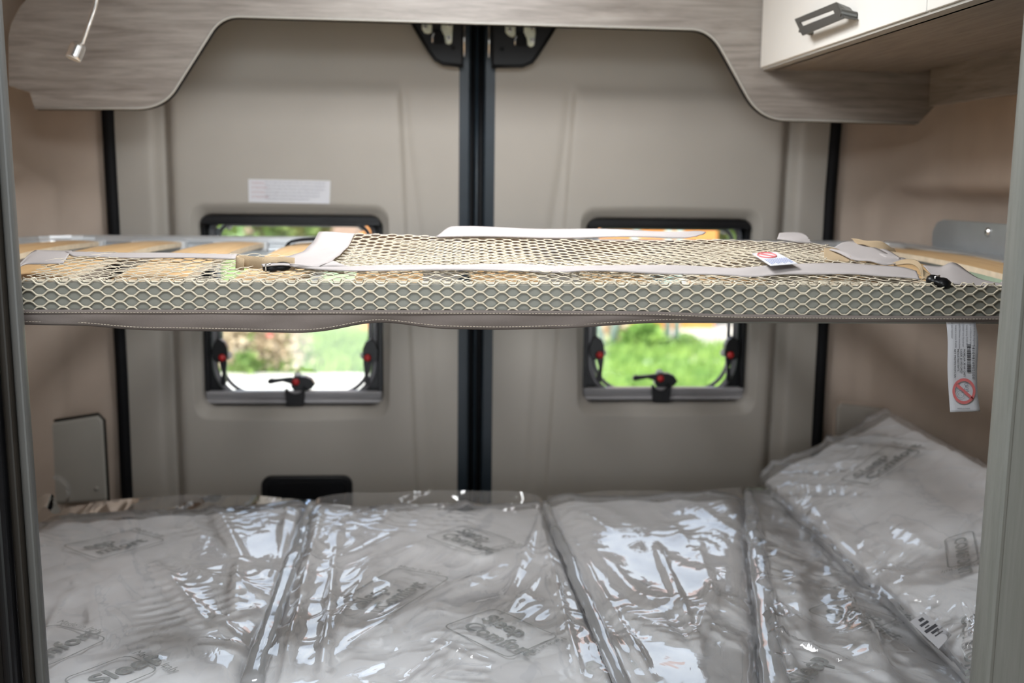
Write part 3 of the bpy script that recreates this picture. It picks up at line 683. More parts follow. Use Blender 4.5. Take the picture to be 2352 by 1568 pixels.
def film_disp(seed, folds, amp=1.0, ang=0.3):
    def f(x, y, du, dv):
        ca, sa = math.cos(ang), math.sin(ang); a = x*ca + y*sa; b = -x*sa + y*ca
        w = vnoise(a*7, b*4, seed+5)*0.10
        n1 = np.abs(2*vnoise((a+w)*16, (b-w)*5.5, seed)-1)
        n2 = np.abs(2*vnoise((a-w*0.6)*34, (b+w)*15, seed+2)-1)
        n3 = 2*vnoise(a*6, b*4, seed+9)-1
        m = sstep(0.30, 0.62, vnoise(x*6, y*5, seed+11))
        z = 0.005 + 0.006*(1-n1)**3*amp*m + 0.0022*(1-n2)**2.5*amp*m + 0.006*n3
        z += 0.0009*amp*m*np.sin((b+0.5*w)*210 + 9*n1)*sstep(0.45, 0.6, vnoise(x*9, y*7, seed+21))
        for (p, q, wd, h) in folds:
            d, t = seg_d(x, y, p, q)
            d = d + 0.006*(vnoise(t*9, t*0+wd*100, seed)-0.5)
            z += h*np.exp(-np.abs(d/wd)**1.4)*np.sin(np.clip(t, 0.03, 0.97)*math.pi)**0.35
        return np.maximum(z, 0.002 - 0.0*x)
    return f
def xy(px, py, z=None):
    p = PZ(px, py, BED if z is None else z); return (p.x, p.y)
def fold(p, q, w, h, z=None): return (xy(*p, z), xy(*q, z), w, h)

def mattress(label, corners, thick, folds, seed, amp=1.0, ang=0.3, r=0.02, nu=60, nv=120):
    c = [Vector(k) for k in corners]; base = (c[0]+c[1]+c[2]+c[3])/4; base = Vector((base.x, base.y, base.z-thick))
    t = thing('mattress', base, label, 'mattress', group='wrapped mattresses on the lower bed')
    obj('foam_body', sheet(c, int((c[1]-c[0]).length/0.006), int((c[3]-c[0]).length/0.006), r, thick-r, -0.004, quilt=0.007), M['tick'], t, smooth=True)
    wu = (c[1]-c[0]).length; wv = (c[3]-c[0]).length
    e = 0.006; cx = (c[0]+c[1]+c[2]+c[3])/4
    ce = [k + (k-cx).normalized()*e for k in c]
    f = obj('plastic_wrap', sheet(ce, int(wu/0.0036), int(wv/0.0042), r+0.004, thick-r-0.004, 0.0, film_disp(seed, folds, amp, ang)), M['film'], t, smooth=True)
    return t, c
def printing(t, c, p0, p1, lines, size, mirror=False, box=True, flip=1, side=None):
    """stamped lettering on a mattress: p0, p1 = pixels of the baseline's ends"""
    N = (c[1]-c[0]).cross(c[3]-c[0]).normalized(); P0 = c[0] - N*0.0
    a = PP(p0[0], p0[1], P0, N); b = PP(p1[0], p1[1], P0, N); ux = (b-a).normalized(); uy = N.cross(ux)*flip
    W_ = (b-a).length; mbs = []
    for k, w in enumerate(lines):
        mbs.append(text_mb(w, size, a + uy*(size*1.0*(len(lines)-1-k)), ux, uy, bold=size*0.025, lift=0.0))
    if box:
        x0, x1, y0, y1 = -size*0.45, W_+size*0.3, -size*0.55, size*(len(lines)+0.15)
        pp = [a + ux*X + uy*Y for X, Y in rrect(x0, x1, y0, y1, size*0.3, 16)]; pp.append(pp[0]); m = MB()
        for i in range(len(pp)-1):
            d = (pp[i+1]-pp[i]); 
            if d.length < 1e-6: continue
            q = N.cross(d.normalized())*0.0011; m.add([pp[i]-q, pp[i+1]-q, pp[i+1]+q, pp[i]+q], [(0,1,2,3)])
        mbs.append(m)
        mbs.append(text_mb('Made in Italy', size*0.42, a + ux*(x1+size*0.15) + uy*(y1), -uy, ux, lift=0.0))
    m = join(mbs); n = N*0.006
    def zb(p):
        return 0.010*float(vnoise(p[0]*9, p[1]*7, 3)) - 0.004 - 0.004 + 0.0016
    m.v = [tuple(Vector(v) + N*zb(v)) for v in m.v]
    o = obj('stamped_print', m, M['print'], t)
    return o

# left
fA = [fold((690, 1165), (610, 1560), 0.012, 0.014), fold((665, 1180), (585, 1568), 0.010, 0.008), fold((360, 1310), (480, 1450), 0.012, 0.010), fold((480, 1445), (600, 1400), 0.010, 0.009),
      fold((470, 1130), (560, 1290), 0.014, 0.010), (xy(548, 1290), xy(540, 1410), 0.010, 0.010), fold((470, 1480), (600, 1510), 0.008, 0.008), fold((440, 1390), (560, 1470), 0.007, 0.006), fold((520, 1170), (700, 1195), 0.010, 0.006)]
mA, cA = mattress('leftmost plastic-wrapped white mattress with a rounded rear corner', [(XL+0.03, 1.352, BED), (-0.226, 1.352, BED), (-0.232, 2.20, BED+0.003), (XL+0.10, 2.11, BED)], 0.17, fA, 1, 0.7, 0.5, 0.04)
printing(mA, cA, (105, 1505), (205, 1462), ['p', 'mfort'], 0.040)
printing(mA, cA, (232, 1268), (350, 1235), ['eep', 'mfort'], 0.040)
printing(mA, cA, (225, 1568), (320, 1535), ['Sleep'], 0.045)
# centre
fB = [fold((735, 1200), (650, 1568), 0.008, 0.012), fold((775, 1240), (740, 1568), 0.006, 0.010), fold((860, 1290), (760, 1500), 0.012, 0.009), fold((1245, 1190), (1160, 1390), 0.006, 0.009), fold((1240, 1200), (1330, 1568), 0.009, 0.012),
      fold((1250, 1310), (1150, 1460), 0.006, 0.007), fold((1060, 1480), (940, 1568), 0.006, 0.007), fold((1000, 1480), (1100, 1520), 0.008, 0.006), fold((760, 1140), (1230, 1136), 0.010, 0.010)]
mB, cB = mattress('second plastic-wrapped mattress from the left, below the black centre pillar', [(-0.222, 1.30, BED), (0.236, 1.30, BED), (0.216, 2.16, BED+0.004), (-0.222, 2.16, BED+0.004)], 0.17, fB, 2, 1.35, -0.5)
printing(mB, cB, (885, 1400), (1000, 1322), ['Sleep', 'Comfort'], 0.036)
printing(mB, cB, (1010, 1228), (1100, 1262), ['Sleep', 'Comfort'], 0.036)
printing(mB, cB, (1060, 1440), (1180, 1490), ['Sleep', 'Comfort'], 0.036)
# centre right
fC = [fold((1262, 1195), (1450, 1568), 0.010, 0.014), fold((1290, 1215), (1500, 1568), 0.006, 0.010), fold((1500, 1240), (1605, 1500), 0.006, 0.011), fold((1370, 1270), (1560, 1480), 0.018, 0.007), fold((1600, 1250), (1640, 1400), 0.005, 0.008), 
      fold((1640, 1350), (1600, 1490), 0.006, 0.010), fold((1540, 1210), (1600, 1290), 0.010, 0.008), fold((1700, 1170), (1690, 1260), 0.004, 0.008), fold((1330, 1190), (1400, 1230), 0.010, 0.007)]
mC, cC = mattress('plastic-wrapped mattress right of the centre one, heavily creased and glossy', [(0.244, 1.30, BED), (0.402, 1.30, BED), (0.628, 2.21, BED), (0.224, 2.21, BED)], 0.17, fC, 3, 1.35, 0.35)
# right, flat
fD = [fold((1715, 1125), (1610, 1568), 0.005, 0.016), fold((1750, 1400), (1830, 1568), 0.008, 0.012), fold((1770, 1380), (1860, 1500), 0.006, 0.010), fold((1815, 1330), (1850, 1470), 0.012, 0.010), fold((1925, 1385), (2020, 1568), 0.020, 0.026),
      fold((1940, 1390), (2050, 1568), 0.006, 0.012), fold((1675, 1450), (1710, 1560), 0.006, 0.012), fold((2010, 1440), (2150, 1540), 0.010, 0.008), fold((1880, 1290), (1960, 1350), 0.010, 0.008)]
mD, cD = mattress('flat plastic-wrapped mattress on the right, partly under the propped one', [(0.405, 1.30, BED+0.002), (XR-0.05, 1.30, BED-0.045), (XR-0.05, 2.275, BED-0.045), (0.645, 2.275, BED+0.0)], 0.15, fD, 4, 2.1, 0.9)
printing(mD, cD, (1850, 1568), (1925, 1500), ['Sleep'], 0.045, box=False)
printing(mD, cD, (1890, 1400), (1990, 1440), ['Sleep', 'Comfort'], 0.034)
# right, propped against the wall
fE = [fold((1900, 1035), (2130, 1095), 0.006, 0.010, BED+0.08), fold((1910, 1050), (2150, 1110), 0.005, 0.008, BED+0.08), fold((1850, 1140), (1950, 1290), 0.020, 0.008, BED+0.02), fold((2000, 1240), (1985, 1310), 0.008, 0.010, BED+0.04), fold((2010, 1300), (2120, 1350), 0.010, 0.010, BED+0.04),
      fold((2050, 1200), (2140, 1260), 0.012, 0.007, BED+0.06)]
E0 = Vector((0.684, 1.30, BED+0.012)); E1 = Vector((XR-0.035, 1.30, BED+0.148))
mE, cE = mattress('plastic-wrapped mattress propped up against the right wall', [E0, E1, (XR-0.035, 2.30, BED+0.148), (0.684, 2.30, BED+0.012)], 0.036, fE, 5, 2.2, 0.5, 0.012)
printing(mE, cE, (2000, 1100), (2090, 1040), ['Sleep', 'Comfort'], 0.036)
printing(mE, cE, (2190, 1235), (2200, 1295), ['COMFORT'], 0.026)
printing(mE, cE, (2206, 1410), (2214, 1500), ['COMFORT'], 0.034, box=False)
N = (cE[1]-cE[0]).cross(cE[3]-cE[0]).normalized()
lp = [PP(a, b, cE[0]+N*0.016, N) for a, b in ((2090, 1428), (2122, 1407), (2186, 1458), (2156, 1490))]
mb = MB(); mb.prism(lp, N*0.0006); lo_ = obj('address_label', mb, M['label'], mE)
mb = MB()
for (u0, u1, v0, v1) in ((0.48, 0.58, 0.1, 0.9), (0.62, 0.70, 0.3, 0.8), (0.1, 0.2, 0.4, 0.7), (0.26, 0.34, 0.2, 0.75), (0.76, 0.80, 0.3, 0.85), (0.40, 0.44, 0.3, 0.6)):
    q = lambda u, v: lp[0].lerp(lp[3], u*0+0).lerp(lp[1], 0) + (lp[2]-lp[1])*u + (lp[1]-lp[0])*v
    mb.add([q(u0, v0)+N*0.0009, q(u1, v0)+N*0.0009, q(u1, v1)+N*0.0009, q(u0, v1)+N*0.0009], [(0,1,2,3)])
obj('label_print', mb, M['ink'], lo_)
def roll(t, a, b, r, seed):
    P = []; 
    for i in range(50):
        s = i/49; p = a.lerp(b, s); P.append(p + Vector((0.004*(float(vnoise(s*9, seed, 1))-.5), 0, 0.003*float(vnoise(s*14, seed, 2)))))
    mb = MB(); mb.tube(P, [r*(0.5+0.5*math.sin(min(1, 0.08+i/20)*1.57))*(0.85+0.3*float(vnoise(i*0.6, seed, 3))) for i in range(50)], 14, sx=1.5); return obj('film_seam', mb, M['seam'], t, smooth=True)
roll(mA, Vector((-0.228, 2.18, BED+0.001)), Vector((-0.219, 1.36, BED+0.003)), 0.009, 1)
roll(mB, Vector((0.221, 2.16, BED+0.001)), Vector((0.240, 1.24, BED+0.002)), 0.007, 2)
roll(mC, Vector((0.638, 2.22, BED+0.002)), Vector((0.408, 1.24, BED+0.004)), 0.011, 3)
# loose ends of plastic film: rear flanges and the loops at the left
def film_strip(t, top, bot, nm='loose_film', amp=0.004, n=60, y=None):
    a = curve_pts(top, 10); b = curve_pts(bot, 10); m = min(len(a), len(b)); A = np.zeros((m, 7, 3))
    for i in range(m):
        for j in range(7):
            p = a[i].lerp(b[i], j/6); w = amp*math.sin(i*0.55+j*0.4)*math.sin(j/6*math.pi*0.5+0.4); A[i,j] = (p.x, p.y+w, p.z+w*0.3)
    mb = MB(); mb.grid(A); return obj(nm, mb, M['film'], t, smooth=True)
film_strip(mB, [PY(a, b, 2.19) for a, b in ((722, 1150), (760, 1136), (900, 1129), (1080, 1126), (1200, 1130), (1240, 1142), (1250, 1165))],
               [PY(a, b, 2.165) for a, b in ((712, 1190), (760, 1185), (900, 1183), (1080, 1182), (1200, 1182), (1240, 1184), (1255, 1190))])
film_strip(mA, [PY(a, b, 2.22) for a, b in ((84, 1215), (120, 1180), (180, 1160), (330, 1142), (480, 1136), (600, 1139), (712, 1148))],
               [PY(a, b, 2.19) for a, b in ((90, 1225), (130, 1205), (190, 1190), (330, 1178), (480, 1172), (600, 1170), (712, 1172))])
film_strip(mC, [PY(a, b, 2.235) for a, b in ((1255, 1140), (1340, 1131), (1450, 1126), (1560, 1128), (1700, 1120))],
               [PY(a, b, 2.215) for a, b in ((1262, 1165), (1340, 1158), (1450, 1155), (1560, 1155), (1710, 1150))])
film_strip(mA, [PY(a, b, 2.10) for a, b in ((75, 1165), (90, 1145), (118, 1132), (135, 1165), (150, 1160), (163, 1130), (150, 1098), (125, 1090))],
               [PY(a, b, 2.02) for a, b in ((78, 1205), (84, 1190), (100, 1165), (128, 1180), (142, 1172), (152, 1135), (142, 1108), (118, 1100))], amp=0.002)
film_strip(mE, [PP(a, b, cE[0]+N*0.03, N) for a, b in ((2200, 1372), (2212, 1378), (2232, 1405), (2246, 1430), (2244, 1450), (2235, 1470))],
               [PP(a, b, cE[0]+N*0.012, N) for a, b in ((2204, 1378), (2211, 1395), (2220, 1420), (2218, 1440), (2212, 1468), (2208, 1490))], amp=0.002)

# ------------------------------------------------------------------ the bunk
YB0, YB1 = 1.385, 2.285
zb0 = PY(1180, 655, YB0).z; zb1 = PY(400, 541, YB1).z
def zbunk(y): return zb0 + (zb1-zb0)*(y-YB0)/(YB1-YB0)
bk = thing('bunk_bed', (0.09, 1.83, zb0-0.04), 'slatted bunk with an aluminium frame spanning the rear of the van', 'bed')
mb = MB(); X0, X1 = XL+0.03, XR-0.04
prf = [(0, 0), (0.0, -0.040), (0.006, -0.046), (0.040, -0.046), (0.040, -0.040), (0.012, -0.038), (0.012, -0.012), (0.034, -0.012), (0.034, -0.006), (0.030, -0.006), (0.030, -0.003), (0.022, -0.003), (0.022, 0.0), (0.016, 0.0), (0.016, -0.003), (0.009, -0.003), (0.009, 0.0)]
mb.prism([(X0, YB0+a, zb0+b) for a, b in prf], (X1-X0, 0, 0)); obj('front_rail', mb, M['rail'], bk)
rr_ = 0.15
path = [(X0+0.005, YB0+0.05)] + [(X0+0.005, y) for y in np.linspace(1.5, YB1-rr_, 8)] + [(X0+0.005+rr_-rr_*math.cos(a), YB1-rr_+rr_*math.sin(a)) for a in np.linspace(0, math.pi/2, 12)[1:]] + \
       [(x, YB1) for x in np.linspace(X0+rr_+0.03, X1-rr_-0.03, 10)] + [(X1-0.005-rr_+rr_*math.sin(a), YB1-rr_+rr_*math.cos(a)) for a in np.linspace(0, math.pi/2, 12)] + [(X1-0.005, y) for y in np.linspace(YB1-rr_-0.05, 1.44, 8)]
path = [(a, b, zbunk(b)) for a, b in path]
pr_ = [(-0.012, -0.040), (-0.012, -0.004), (-0.008, 0.0), (0.004, 0.0), (0.006, -0.004), (0.006, -0.008), (0.012, -0.009), (0.013, -0.012), (0.008, -0.014), (0.008, -0.020), (0.015, -0.022), (0.016, -0.026), (0.010, -0.028), (0.010, -0.040)]
mb = MB(); mb.sweep(path, pr_); obj('back_rail', mb, M['alu'], bk, smooth=False)
# slats run from the front rail to the back rail and bow upwards
xs0 = PY(605, 551, 2.24).x; pitch = 0.1545; nsl = 0
edges = [xs0 + pitch*k for k in range(-3, 9)]
sw = 0.090; ya, yb = YB0+0.038, YB1-0.022
me0 = None
def slat_arr():
    ys_ = np.linspace(ya, yb, 17); A = np.zeros((17, 5, 3)); m = MB(); top = np.zeros((17, 5, 3))
    for i, y in enumerate(ys_):
        s = (y-ya)/(yb-ya)
        for j in range(5):
            x = -sw + sw*j/4
            zz = zbunk(y) - 0.011 + 0.011*math.sin(math.pi*s) + 0.0025*math.sin(math.pi*j/4)
            top[i, j] = (x, y, zz)
    bot = top.copy(); bot[:,:,2] -= 0.0085
    m.grid(top.transpose(1,0,2)[:, ::-1], 0); m.grid(bot, 1)
    for j in (0, 4):
        S = np.stack([top[:, j], bot[:, j]], axis=1); m.grid(S, 1)
    for i in (0, 16):
        S = np.stack([top[i], bot[i]], axis=1); m.grid(S, 1)
    return m
sm = slat_arr()
first = None; capm = None
for k, xe in enumerate(edges):
    if xe - sw < X0+0.02 or xe > X1-0.005: continue
    if first is None:
        first = obj('slat', sm, [M['slat'], M['slatedge']], bk, smooth=False); first.location = Vector((xe, 0, 0))
        mb = MB(); 
        capm = []
        for y0_, y1_ in ((yb-0.020, yb+0.010), (ya-0.008, ya+0.022)):
            mb = MB(); zc0 = zbunk((y0_+y1_)/2)-0.026; mb.box((-sw-0.006, y0_, zc0), (0.006, y1_, zc0+0.022-0.004))
            capm.append(obj('slat_holder', mb, M['cap'], bk, bevel=0.002)); capm[-1].location = Vector((xe, 0, 0))
    else:
        o = first.copy(); COL.objects.link(o); o.parent = bk; o.location = Vector((xe, 0, 0))
        for q_ in capm:
            o = q_.copy(); COL.objects.link(o); o.parent = bk; o.location = Vector((xe, 0, 0))
# (mesh data of slats was made relative to the bunk's base)
# black tension strap over the fourth slat
xe = xs0 + pitch
mb = MB(); A = np.zeros((12, 2, 3))
for i in range(12):
    s = i/11; x = xe-sw-0.012 + (sw+0.024)*s; z = zbunk(2.15)-0.006 + 0.012*math.sin(math.pi*s)**0.5 - 0.010*(s < 0.05)
    A[i,0] = (x, 2.10, z-0.001); A[i,1] = (x, 2.16, z)
mb.grid(A); obj('tension_strap', mb, M['webblack'], bk, smooth=True, solid=0.003)
# bracket and screw at the right wall
t = thing('wall_bracket', PX(2250, 590, XR-0.02), 'grey steel bracket plate with one screw on the right wall beside the bunk', 'bracket')
XB = XR-0.025
poly = [PX(a, b, XB) for a, b in ((2140, 556), (2142, 530), (2152, 510), (2166, 504), (2400, 521), (2400, 602), (2300, 590), (2142, 570))]
obj('plate', ngon_slab(poly, (0.004, 0, 0)), M['steel'], t, bevel=0.001)
p = PX(2271, 533, XB); mb = MB(); mb.tube([p, p+Vector((-0.003, 0, 0)), p+Vector((-0.0055, 0, 0))], [0.0085, 0.008, 0.005], 14); s_ = obj('screw_head', mb, M['chrome'], t)
mb = MB(); mb.tube([p+Vector((-0.0056, 0, 0)), p+Vector((-0.0062, 0, 0))], 0.0028, 6); obj('socket', mb, M['ink'], s_)
fl = [PZ(a, b, zbunk(2.1)-0.004) for a, b in ((2045, 562), (2110, 553), (2200, 560), (2250, 568), (2330, 582), (2390, 600), (2300, 604), (2215, 586), (2120, 575))]
mb = MB(); fl = [Vector((min(v.x, XB+0.003), v.y, v.z)) for v in fl]; obj('flange', ngon_slab(fl, (0, 0, 0.004)), M['alu'], t, bevel=0.001)

def zp(px, py, dz):
    """a point dz above the bunk's surface plane seen at a pixel"""
    n = Vector((0, -0.155, 1.0)).normalized(); return PP(px, py, Vector((0, YB0, zb0-0.004+dz*0.75)), n)
# ------------------------------------------------------------------ safety net
def net_strands(S, L, t0, t1, w, h, rad, seed=0, n_per=10, jit=0.0, flat=1.0):
    """wavy cords, each touching the next: S(s, t) -> (N,3) point, tangents found numerically"""
    vs = []; fs = []; base = 0; rows = int(round((t1-t0)/h)); ns = int(L/w*n_per)
    s = np.linspace(0, L, ns)
    for i in range(rows+1):
        ph = 2*math.pi*s/w + math.pi*(i % 2)
        wv = np.clip(1.35*np.cos(ph), -1, 1)*(h*0.44)
        t = t0 + i*h + wv
        if jit: t = t + jit*(vnoise(s*14, s*0+i*0.35, seed)-0.5)
        C = S(s, t); Ds = S(s+1e-3, t) - S(s-1e-3, t); Dt = S(s, t+1e-3) - S(s, t-1e-3)
        Nn = np.cross(Ds, Dt); Nn /= np.linalg.norm(Nn, axis=1)[:,None]
        T = np.gradient(C, axis=0); T /= np.linalg.norm(T, axis=1)[:,None]; B = np.cross(T, Nn); B /= np.linalg.norm(B, axis=1)[:,None]
        ring = np.stack([C + Nn*rad*flat, C + B*rad, C - Nn*rad*flat, C - B*rad], axis=1).reshape(-1, 3)
        vs.append(ring)
        idx = np.arange(ns-1)*4 + base
        for k in range(4):
            k2 = (k+1) % 4
            fs.append(np.stack([idx+k, idx+k2, idx+4+k2, idx+4+k], axis=1))
        base += ns*4
    return np.concatenate(vs), np.concatenate(fs)
def arr_obj(name, v, f, mat_, parent, smooth=True):
    L = np.array(wloc(parent)); me = bpy.data.meshes.new(name); v = (v - L).astype(np.float32)
    me.vertices.add(len(v)); me.vertices.foreach_set('co', v.ravel()); me.loops.add(f.size); me.loops.foreach_set('vertex_index', f.ravel().astype(np.int32))
    me.polygons.add(len(f)); me.polygons.foreach_set('loop_start', np.arange(len(f), dtype=np.int32)*4); me.polygons.foreach_set('use_smooth', np.ones(len(f), bool))
    me.update(calc_edges=True); me.validate(); me.materials.append(mat_)
    o = bpy.data.objects.new(name, me); COL.objects.link(o); o.parent = parent; return o
nl = PY(36, 680, YB0-0.004).x; nr = PY(2316, 690, YB0-0.004).x; LN = nr-nl
sn = thing('safety_net', ((nl+nr)/2, YB0-0.006, zb0-0.045), 'cream mesh safety net folded over the front rail of the bunk', 'net')
FH = 0.034                                  # height of net on the front face
yfr = YB0 - 0.0035
def S_base(s, t):
    s = np.asarray(s); t = np.asarray(t); x = nl + s
    z0 = zb0 - 0.031
    rc = 0.006; tf = FH - 0.003
    front = t < tf
    z = np.where(front, z0 + t, 0); y = np.where(front, yfr + 0*t, 0)
    a = np.clip((t-tf)/rc, 0, math.pi/2)
    on = (~front) & (t < tf + rc*math.pi/2)
    z = np.where(on, z0+tf + rc*np.sin(a), z); y = np.where(on, yfr + rc*(1-np.cos(a)), y)
    tt = t - (tf + rc*math.pi/2); top = tt >= 0
    yy = yfr + rc + tt
    drape = 0.006*(vnoise(x*16, yy*30, 4)-0.5) + 0.006*(vnoise(x*6, yy*12, 8)-0.5)
    z = np.where(top, zb0 + 0.155*(yy-YB0) + 0.001 + drape*0.8*sstep(0, 0.03, tt), z); y = np.where(top, yy, y)
    # gentle pull of the lower edge
    x2 = x + 0.004*vnoise(x*4, t*0+2, 2)
    return np.stack([x2, y, z], axis=-1)
cell = 0.0264
tT = FH - 0.003 + 0.006*math.pi/2
v, f = net_strands(S_base, LN, 0.0, 0.00655*6, cell, 0.00655, 0.00115, 1, 12, 0.0)
v2, f2 = net_strands(S_base, LN, 0.00655*6+0.0085, 0.00655*6+0.0085+0.0088*17, cell, 0.0088, 0.00085, 1, 12, 0.004, 0.5)
v3, f3 = net_strands(lambda s, t: S_base(s*0.985+0.01, t) - np.array([0.007, 0, 0.006]), LN, 0.00655*6+0.012, 0.00655*6+0.012+0.0096*15, cell*1.05, 0.0096, 0.0009, 6, 10, 0.006, 0.5)
v = np.concatenate([v, v2]); f = np.concatenate([f, f2 + (len(v)-len(v2))]); f = np.concatenate([f, f3 + len(v)]); v = np.concatenate([v, v3])
# towards its right end the net narrows to the front rail
xa_, xb_, xc_ = zp(1990, 600, 0).x, zp(2090, 620, 0).x, nr
yl = np.interp(v[:,0], [xa_, xb_, xc_], [1.60, 1.45, 1.395]); keep = (v[:,1] <= yl)[f].all(axis=1); f = f[keep]
o = arr_obj('netting', v, f, M['net'], sn)
# vertical hem cord at the right end of the net
mb = MB(); mb.tube([Vector(S_base(np.array([LN+0.001]), np.array([t_]))[0]) for t_ in np.linspace(0, 0.06, 12)], 0.0022, 8); obj('end_cord', mb, M['hem'], sn, smooth=True)
# skirt below the net, tucked under the rail
top_px = [(36, 712), (400, 712), (800, 713), (1200, 714), (1500, 716), (1640, 722), (2000, 726), (2322, 727)]
bot_px = [(36, 744), (190, 746), (300, 757), (500, 760), (640, 763), (715, 764), (780, 754), (845, 739), (900, 740), (1000, 754), (1150, 757), (1300, 753), (1500, 740), (1650, 737), (1900, 739), (2322, 738)]
def interp(tab, x): return float(np.interp(x, [p[0] for p in tab], [p[1] for p in tab]))
def smooth_i(tab, x): return sum(interp(tab, x+d) for d in (-36, -18, 0, 18, 36))/5
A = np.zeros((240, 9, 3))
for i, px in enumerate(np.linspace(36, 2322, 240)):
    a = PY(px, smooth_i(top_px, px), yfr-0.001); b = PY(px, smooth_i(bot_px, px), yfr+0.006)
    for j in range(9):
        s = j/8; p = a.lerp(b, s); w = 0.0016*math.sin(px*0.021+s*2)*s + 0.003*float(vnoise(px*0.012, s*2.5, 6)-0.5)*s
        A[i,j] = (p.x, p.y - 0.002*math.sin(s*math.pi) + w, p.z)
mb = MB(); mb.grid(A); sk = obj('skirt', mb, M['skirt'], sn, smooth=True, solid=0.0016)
mb = MB(); A2 = np.zeros((240, 2, 3))
for i, px in enumerate(np.linspace(36, 2322, 240)):
    p = PY(px, smooth_i(top_px, px)-1.5, yfr-0.0025); q = PY(px, smooth_i(top_px, px)+8.0, yfr-0.0028); A2[i,0] = p[:]; A2[i,1] = q[:]
mb.grid(A2); obj('binding', mb, M['skirt'], sn, smooth=True, solid=0.001)
mb = MB()
for px in np.arange(44, 2315, 7.5):
    y1_ = smooth_i(top_px, px)+5.5; mb.tube([PY(px, y1_, yfr-0.0036), PY(px+5, y1_, yfr-0.0036)], 0.00035, 4)
    if px < 1700:
        yb_ = smooth_i(bot_px, px)-6; mb.tube([PY(px, yb_, yfr+0.0015), PY(px+5, smooth_i(bot_px, px+5)-6, yfr+0.0015)], 0.00035, 4)
obj('stitching', mb, M['thread'], sn, kind='stuff')

# fabric pieces lying on top of the net.  ribbon(): rows of points across -> cloth
def ribbon(name, rowA, rowB, mat_, parent, dz=0.008, n=8, thick=0.0014, wav=0.001, nj=7, bend=0.0):
    a = curve_pts([zp(p[0], p[1], (p[2] if len(p) > 2 else dz)) for p in rowA], n); b = curve_pts([zp(p[0], p[1], (p[2] if len(p) > 2 else dz)) for p in rowB], n); m = min(len(a), len(b))
    A = np.zeros((m, nj, 3))
    for i in range(m):
        for j in range(nj):
            s = j/(nj-1); p = a[i].lerp(b[i], s); A[i,j] = (p.x, p.y, p.z + bend*math.sin(math.pi*s) + wav*math.sin(i*0.5+j*0.9))
    mb = MB(); mb.grid(A); return obj(name, mb, mat_, parent, smooth=True, solid=thick)
ribbon('corner_patch', [(40, 612), (75, 578), (100, 576), (165, 576)], [(40, 616), (62, 606), (100, 606), (145, 604)], M['hem'], sn, 0.009, wav=0.0003)
ribbon('rear_hem', [(150, 579), (250, 580), (400, 582), (545, 584)], [(168, 588), (250, 591), (400, 592), (540, 594)], M['hem'], sn, 0.009, wav=0.0004)

# second, folded net panel lying on the bunk
fp = thing('folded_net', zp(1300, 600, 0.008), 'folded mesh panel with pale fabric hems lying on the bunk slats', 'net')
fx0 = zp(735, 600, 0.012).x; 
BL = zp(752, 536, 0.020); BR = zp(1905, 560, 0.018); FL = zp(676, 612, 0.012); FR = zp(2100, 640, 0.012)
def S_flap(s, t):
    s = np.asarray(s, float); t = np.asarray(t, float)
    P = (np.array(FL)[None]*((1-s)*(1-t))[:,None] + np.array(FR)[None]*(s*(1-t))[:,None] + np.array(BR)[None]*(s*t)[:,None] + np.array(BL)[None]*((1-s)*t)[:,None])
    P = P.copy(); P[:,2] += 0.006*(vnoise(P[:,0]*6, P[:,1]*8, 12)-0.5) + 0.002*(vnoise(P[:,0]*18, P[:,1]*20, 14)-0.5); return P
WF = (FR-FL).length; DF = (BL-FL).length
def S_flap_m(s, t): return S_flap(s/WF, t/DF)
v, f = net_strands(S_flap_m, WF, 0.0, DF, cell*0.95, 0.0082, 0.00110, 3, 10, 0.002, 0.5)
arr_obj('netting', v, f, M['net'], fp)
v, f = net_strands(lambda s, t: S_flap_m(s, t) - np.array([0.009, 0, 0.006]), WF, 0.004, DF-0.006, cell*1.02, 0.0080, 0.00150, 5, 9, 0.003, 0.5)
arr_obj('lower_netting_layer', v, f, M['net'], fp)
fr_a = [(676, 612, .016), (760, 612, .017), (900, 610, .018), (1100, 607, .018), (1250, 609, .016), (1340, 612, .017), (1480, 608, .019), (1640, 614, .016), (1730, 614, .018), (1820, 606, .018), (1950, 606, .019), (2050, 612, .018), (2105, 622, .016)]
fr_b = [(640, 608, .010), (720, 618, .014), (890, 622, .015), (1100, 619, .015), (1260, 626, .010), (1340, 622, .015), (1500, 627, .012), (1650, 632, .010), (1740, 635, .010), (1830, 629, .014), (1950, 630, .014), (2040, 634, .014), (2112, 642, .012)]
ribbon('front_hem', fr_a, fr_b, M['hem'], fp, wav=0.0006)
ribbon('side_hem', [(733, 533, .022), (715, 560, .020), (690, 580, .018), (640, 596, .016), (604, 603, .014)], [(815, 536, .022), (800, 565, .019), (780, 585, .018), (760, 600, .018), (730, 613, .016)], M['hem'], fp, wav=0.0006, n=12)
ribbon('rear_hem', [(1036, 521, .026), (1200, 524, .026), (1400, 528, .026), (1560, 532, .025), (1622, 533, .024)], [(1000, 543, .022), (1200, 545, .022), (1400, 545, .022), (1560, 545, .021), (1600, 544, .021)], M['hem'], fp, wav=0.0010)
ribbon('end_patch', [(1790, 536, .028), (1845, 536, .026), (1858, 552, .022)], [(1785, 548, .024), (1830, 556, .022), (1868, 558, .018)], M['hem'], fp, wav=0.0006)
ribbon('left_flap', [(600, 603, .013), (640, 592, .014), (690, 586, .015), (720, 584, .015)], [(680, 612, .012), (720, 612, .014), (760, 612, .016), (800, 612, .016)], M['hem'], fp, wav=0.0004)
